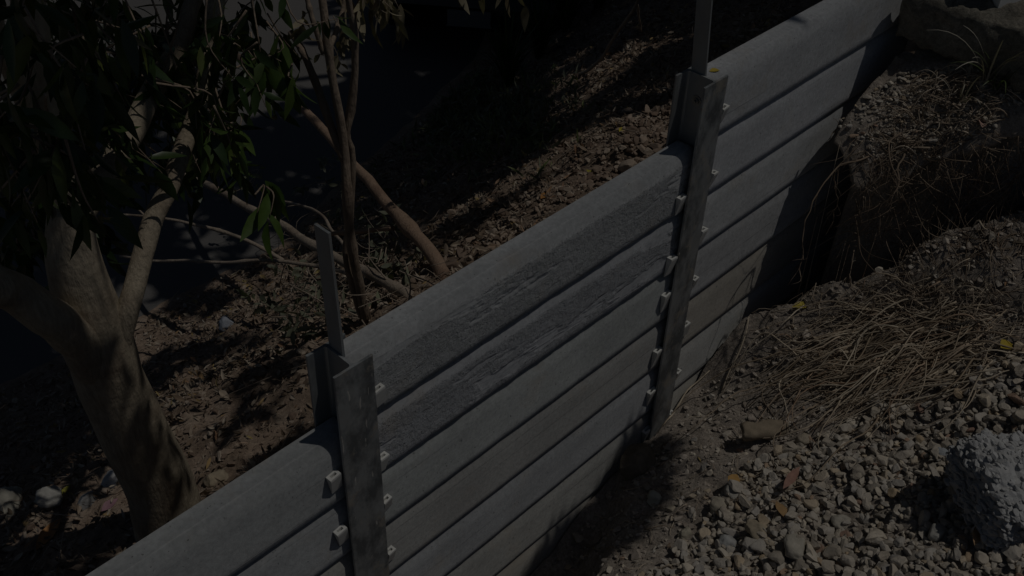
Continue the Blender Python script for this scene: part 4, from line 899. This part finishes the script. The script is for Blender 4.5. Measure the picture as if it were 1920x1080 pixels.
# ------------------------------------------------------------------ crowns above the frame that shade the slope and the road, plus leaves added to shade the trench
def uproj(P): P = np.asarray(P, float); s = (P[..., 2] + 2.0) / -SUN[2]; return np.stack([P[..., 0] + SUN[0] * s, P[..., 1] + SUN[1] * s], -1)
lit = []
for P in LIT: lit.append((*uproj(P[:3]), P[3] if len(P) > 3 else .075))
def gpt(px, py):
    p = onz(px, py, -3.0)
    return p if slope_z(p[:1], p[1:2])[0] < -2.99 else spt(px, py)
for px, py, r in [(520, 40, .55), (500, 120, .5), (440, 190, .35), (560, 130, .3), (420, 60, .5), (620, 150, .10), (640, 120, .10), (300, 60, .4), (200, 100, .4), (230, 235, .2),
                  (1210, 230, .26), (1150, 300, .26), (1080, 350, .27), (1020, 400, .26), (960, 440, .22), (900, 480, .20), (1180, 180, .12), (1110, 260, .18), (1040, 310, .10), (1220, 90, .10), (1130, 130, .06), (1080, 190, .05), (1040, 160, .05), (1060, 120, .05), (960, 180, .03), (890, 390, .06), (960, 330, .08), (800, 430, .10), (860, 440, .06),
                  (690, 590, .10), (640, 620, .11), (600, 650, .09), (570, 690, .07), (520, 740, .05), (600, 720, .08), (560, 780, .09), (490, 830, .07), (430, 870, .06), (342, 700, .03), 
                  (250, 980, .09), (170, 960, .10), (110, 980, .11), (40, 950, .10), (60, 1010, .10), (200, 1010, .10), (0, 960, .10), (220, 930, .05)]:
    lit.append((*uproj(gpt(px, py)), r))
for px, py, r in [(310, 850, .07), (290, 790, .07), (265, 730, .06), (240, 660, .05), (330, 900, .08), (300, 910, .05), (250, 800, .03), (215, 690, .03), (240, 600, .05), (262, 500, .05), (285, 440, .05), (240, 560, .04), (110, 275, .05), (150, 370, .03)]:
    lit.append((*uproj(ty(px, py, -.12)), r))
for py in range(560, 960, 22):
    cx_ = np.interp(py, [560, 620, 700, 800, 930], [165, 180, 206, 252, 305]); lit.append((*uproj(ty(cx_ + 22, py, -.1)), .055)); lit.append((*uproj(ty(cx_ + 45, py, -.07)), .05))
lit = np.array(lit)
NL = 46000
U = np.c_[rng.uniform(-2.2, 8.5, NL), rng.uniform(1.06, 6.4, NL)]
ok = np.ones(NL, bool)
for i in range(0, len(lit), 50):
    q = lit[i:i + 50]; ok &= (np.hypot(U[:, None, 0] - q[None, :, 0], U[:, None, 1] - q[None, :, 1]) > q[None, :, 2] + .085).all(1)
hole = fbm(np.c_[U, 0 * U[:, 0]], 1.6, 3, 55); ok &= hole < .6
TR = [(1150, 900), (1190, 820), (1205, 805), (1196, 870), (1205, 915), (1150, 985), (1060, 1090), (985, 1090), (1050, 1015), (1105, 985)]  # trench outline to darken; unseen leaf clump added up the sun ray
_q = np.c_[rng.uniform(950, 1230, 9000), rng.uniform(790, 1090, 9000)]; _q = _q[inpoly(_q[:, 0], _q[:, 1], TR)][:1700]; NT = len(_q)
_tu = np.array([uproj(bpt(a, b)) for a, b in _q])
ND = 48; _dd = np.array([uproj(ty(random.uniform(190, 345), random.uniform(600, 950), -.12)) for _ in range(ND)]) + rng.normal(size=(ND, 2)) * .03  # small unseen leaves added to throw dapples on the trunk
U = np.vstack([_tu, _dd, U[ok]]); n = len(U); Z = rng.uniform(2.2, 4.4, n); Z[:NT + ND] = rng.uniform(1.9, 2.3, NT + ND); s = (Z + 2.0) / -SUN[2]
C = np.c_[U[:, 0] - SUN[0] * s, U[:, 1] - SUN[1] * s, Z]
L = rng.uniform(.18, .28, n); L[:NT] = rng.uniform(.07, .10, NT); L[NT:NT + ND] = rng.uniform(.07, .12, ND); V, F = leaf_arrays(C - np.array([0, 0, .05]), randdir(n, -.3), randdir(n, .8), L, L * .42, rng.uniform(0, .4, n))
left = np.repeat(C[:, 0] < 3.0, 8)
def sub(mask):
    f = F[mask]; u = np.unique(f); mp = np.zeros(len(V), int); mp[u] = np.arange(len(u)); return V[u], mp[f]
v1, f1 = sub(left); under(fmesh('upper_crown_and_shade_leaves', v1, f1, LEAF, None, False))  # tree crown together with the added trench and trunk shade leaves
for pts, r0, r1 in (([ty(20, -400, .3), np.array([-.6, 1.9, 1.8]), np.array([.2, 2.0, 2.8]), np.array([1.6, 2.2, 3.4])], .075, .03), ([np.array([.2, 2.0, 2.8]), np.array([-.2, 3.0, 3.2]), np.array([0.4, 4.0, 3.6])], .05, .02), ([np.array([-.6, 1.9, 1.8]), np.array([-1.2, 1.2, 2.6]), np.array([-1.0, .4, 3.2])], .05, .02)):
    under(branch_tube('limb', pts, r0, r1, BARK, None, 24, 12, .1, 2, 201, False))
t2 = np.array([7.6, 2.6, float(slope_z(np.array([7.6]), np.array([2.6]))[0])]); tr2 = empty('tree', t2, 'tall shade tree standing beyond the far end of the wall, out of frame', 'tree')
v2, f2 = sub(~left); under(fmesh('crown', v2, f2, LEAF, None, False), tr2, t2)
under(branch_tube('trunk', [t2 - np.array([0, 0, .2]), t2 + np.array([0, 0, 1.5]), t2 + np.array([-.1, .1, 3.2]), t2 + np.array([-.3, .3, 5.0])], .2, .1, BARK, None, 30, 16, .1, 2, 211, False), tr2, t2)
for e in ((4.5, 1.6, 3.4), (5.2, 3.6, 3.6), (8.6, 1.4, 3.4)):
    under(branch_tube('limb', [t2 + np.array([-.1, .1, 3.0]), (t2 + np.array(e) + np.array([0, 0, 3.0])) / 2, np.array(e)], .09, .03, BARK, None, 24, 10, .1, 2, 221, False), tr2, t2)
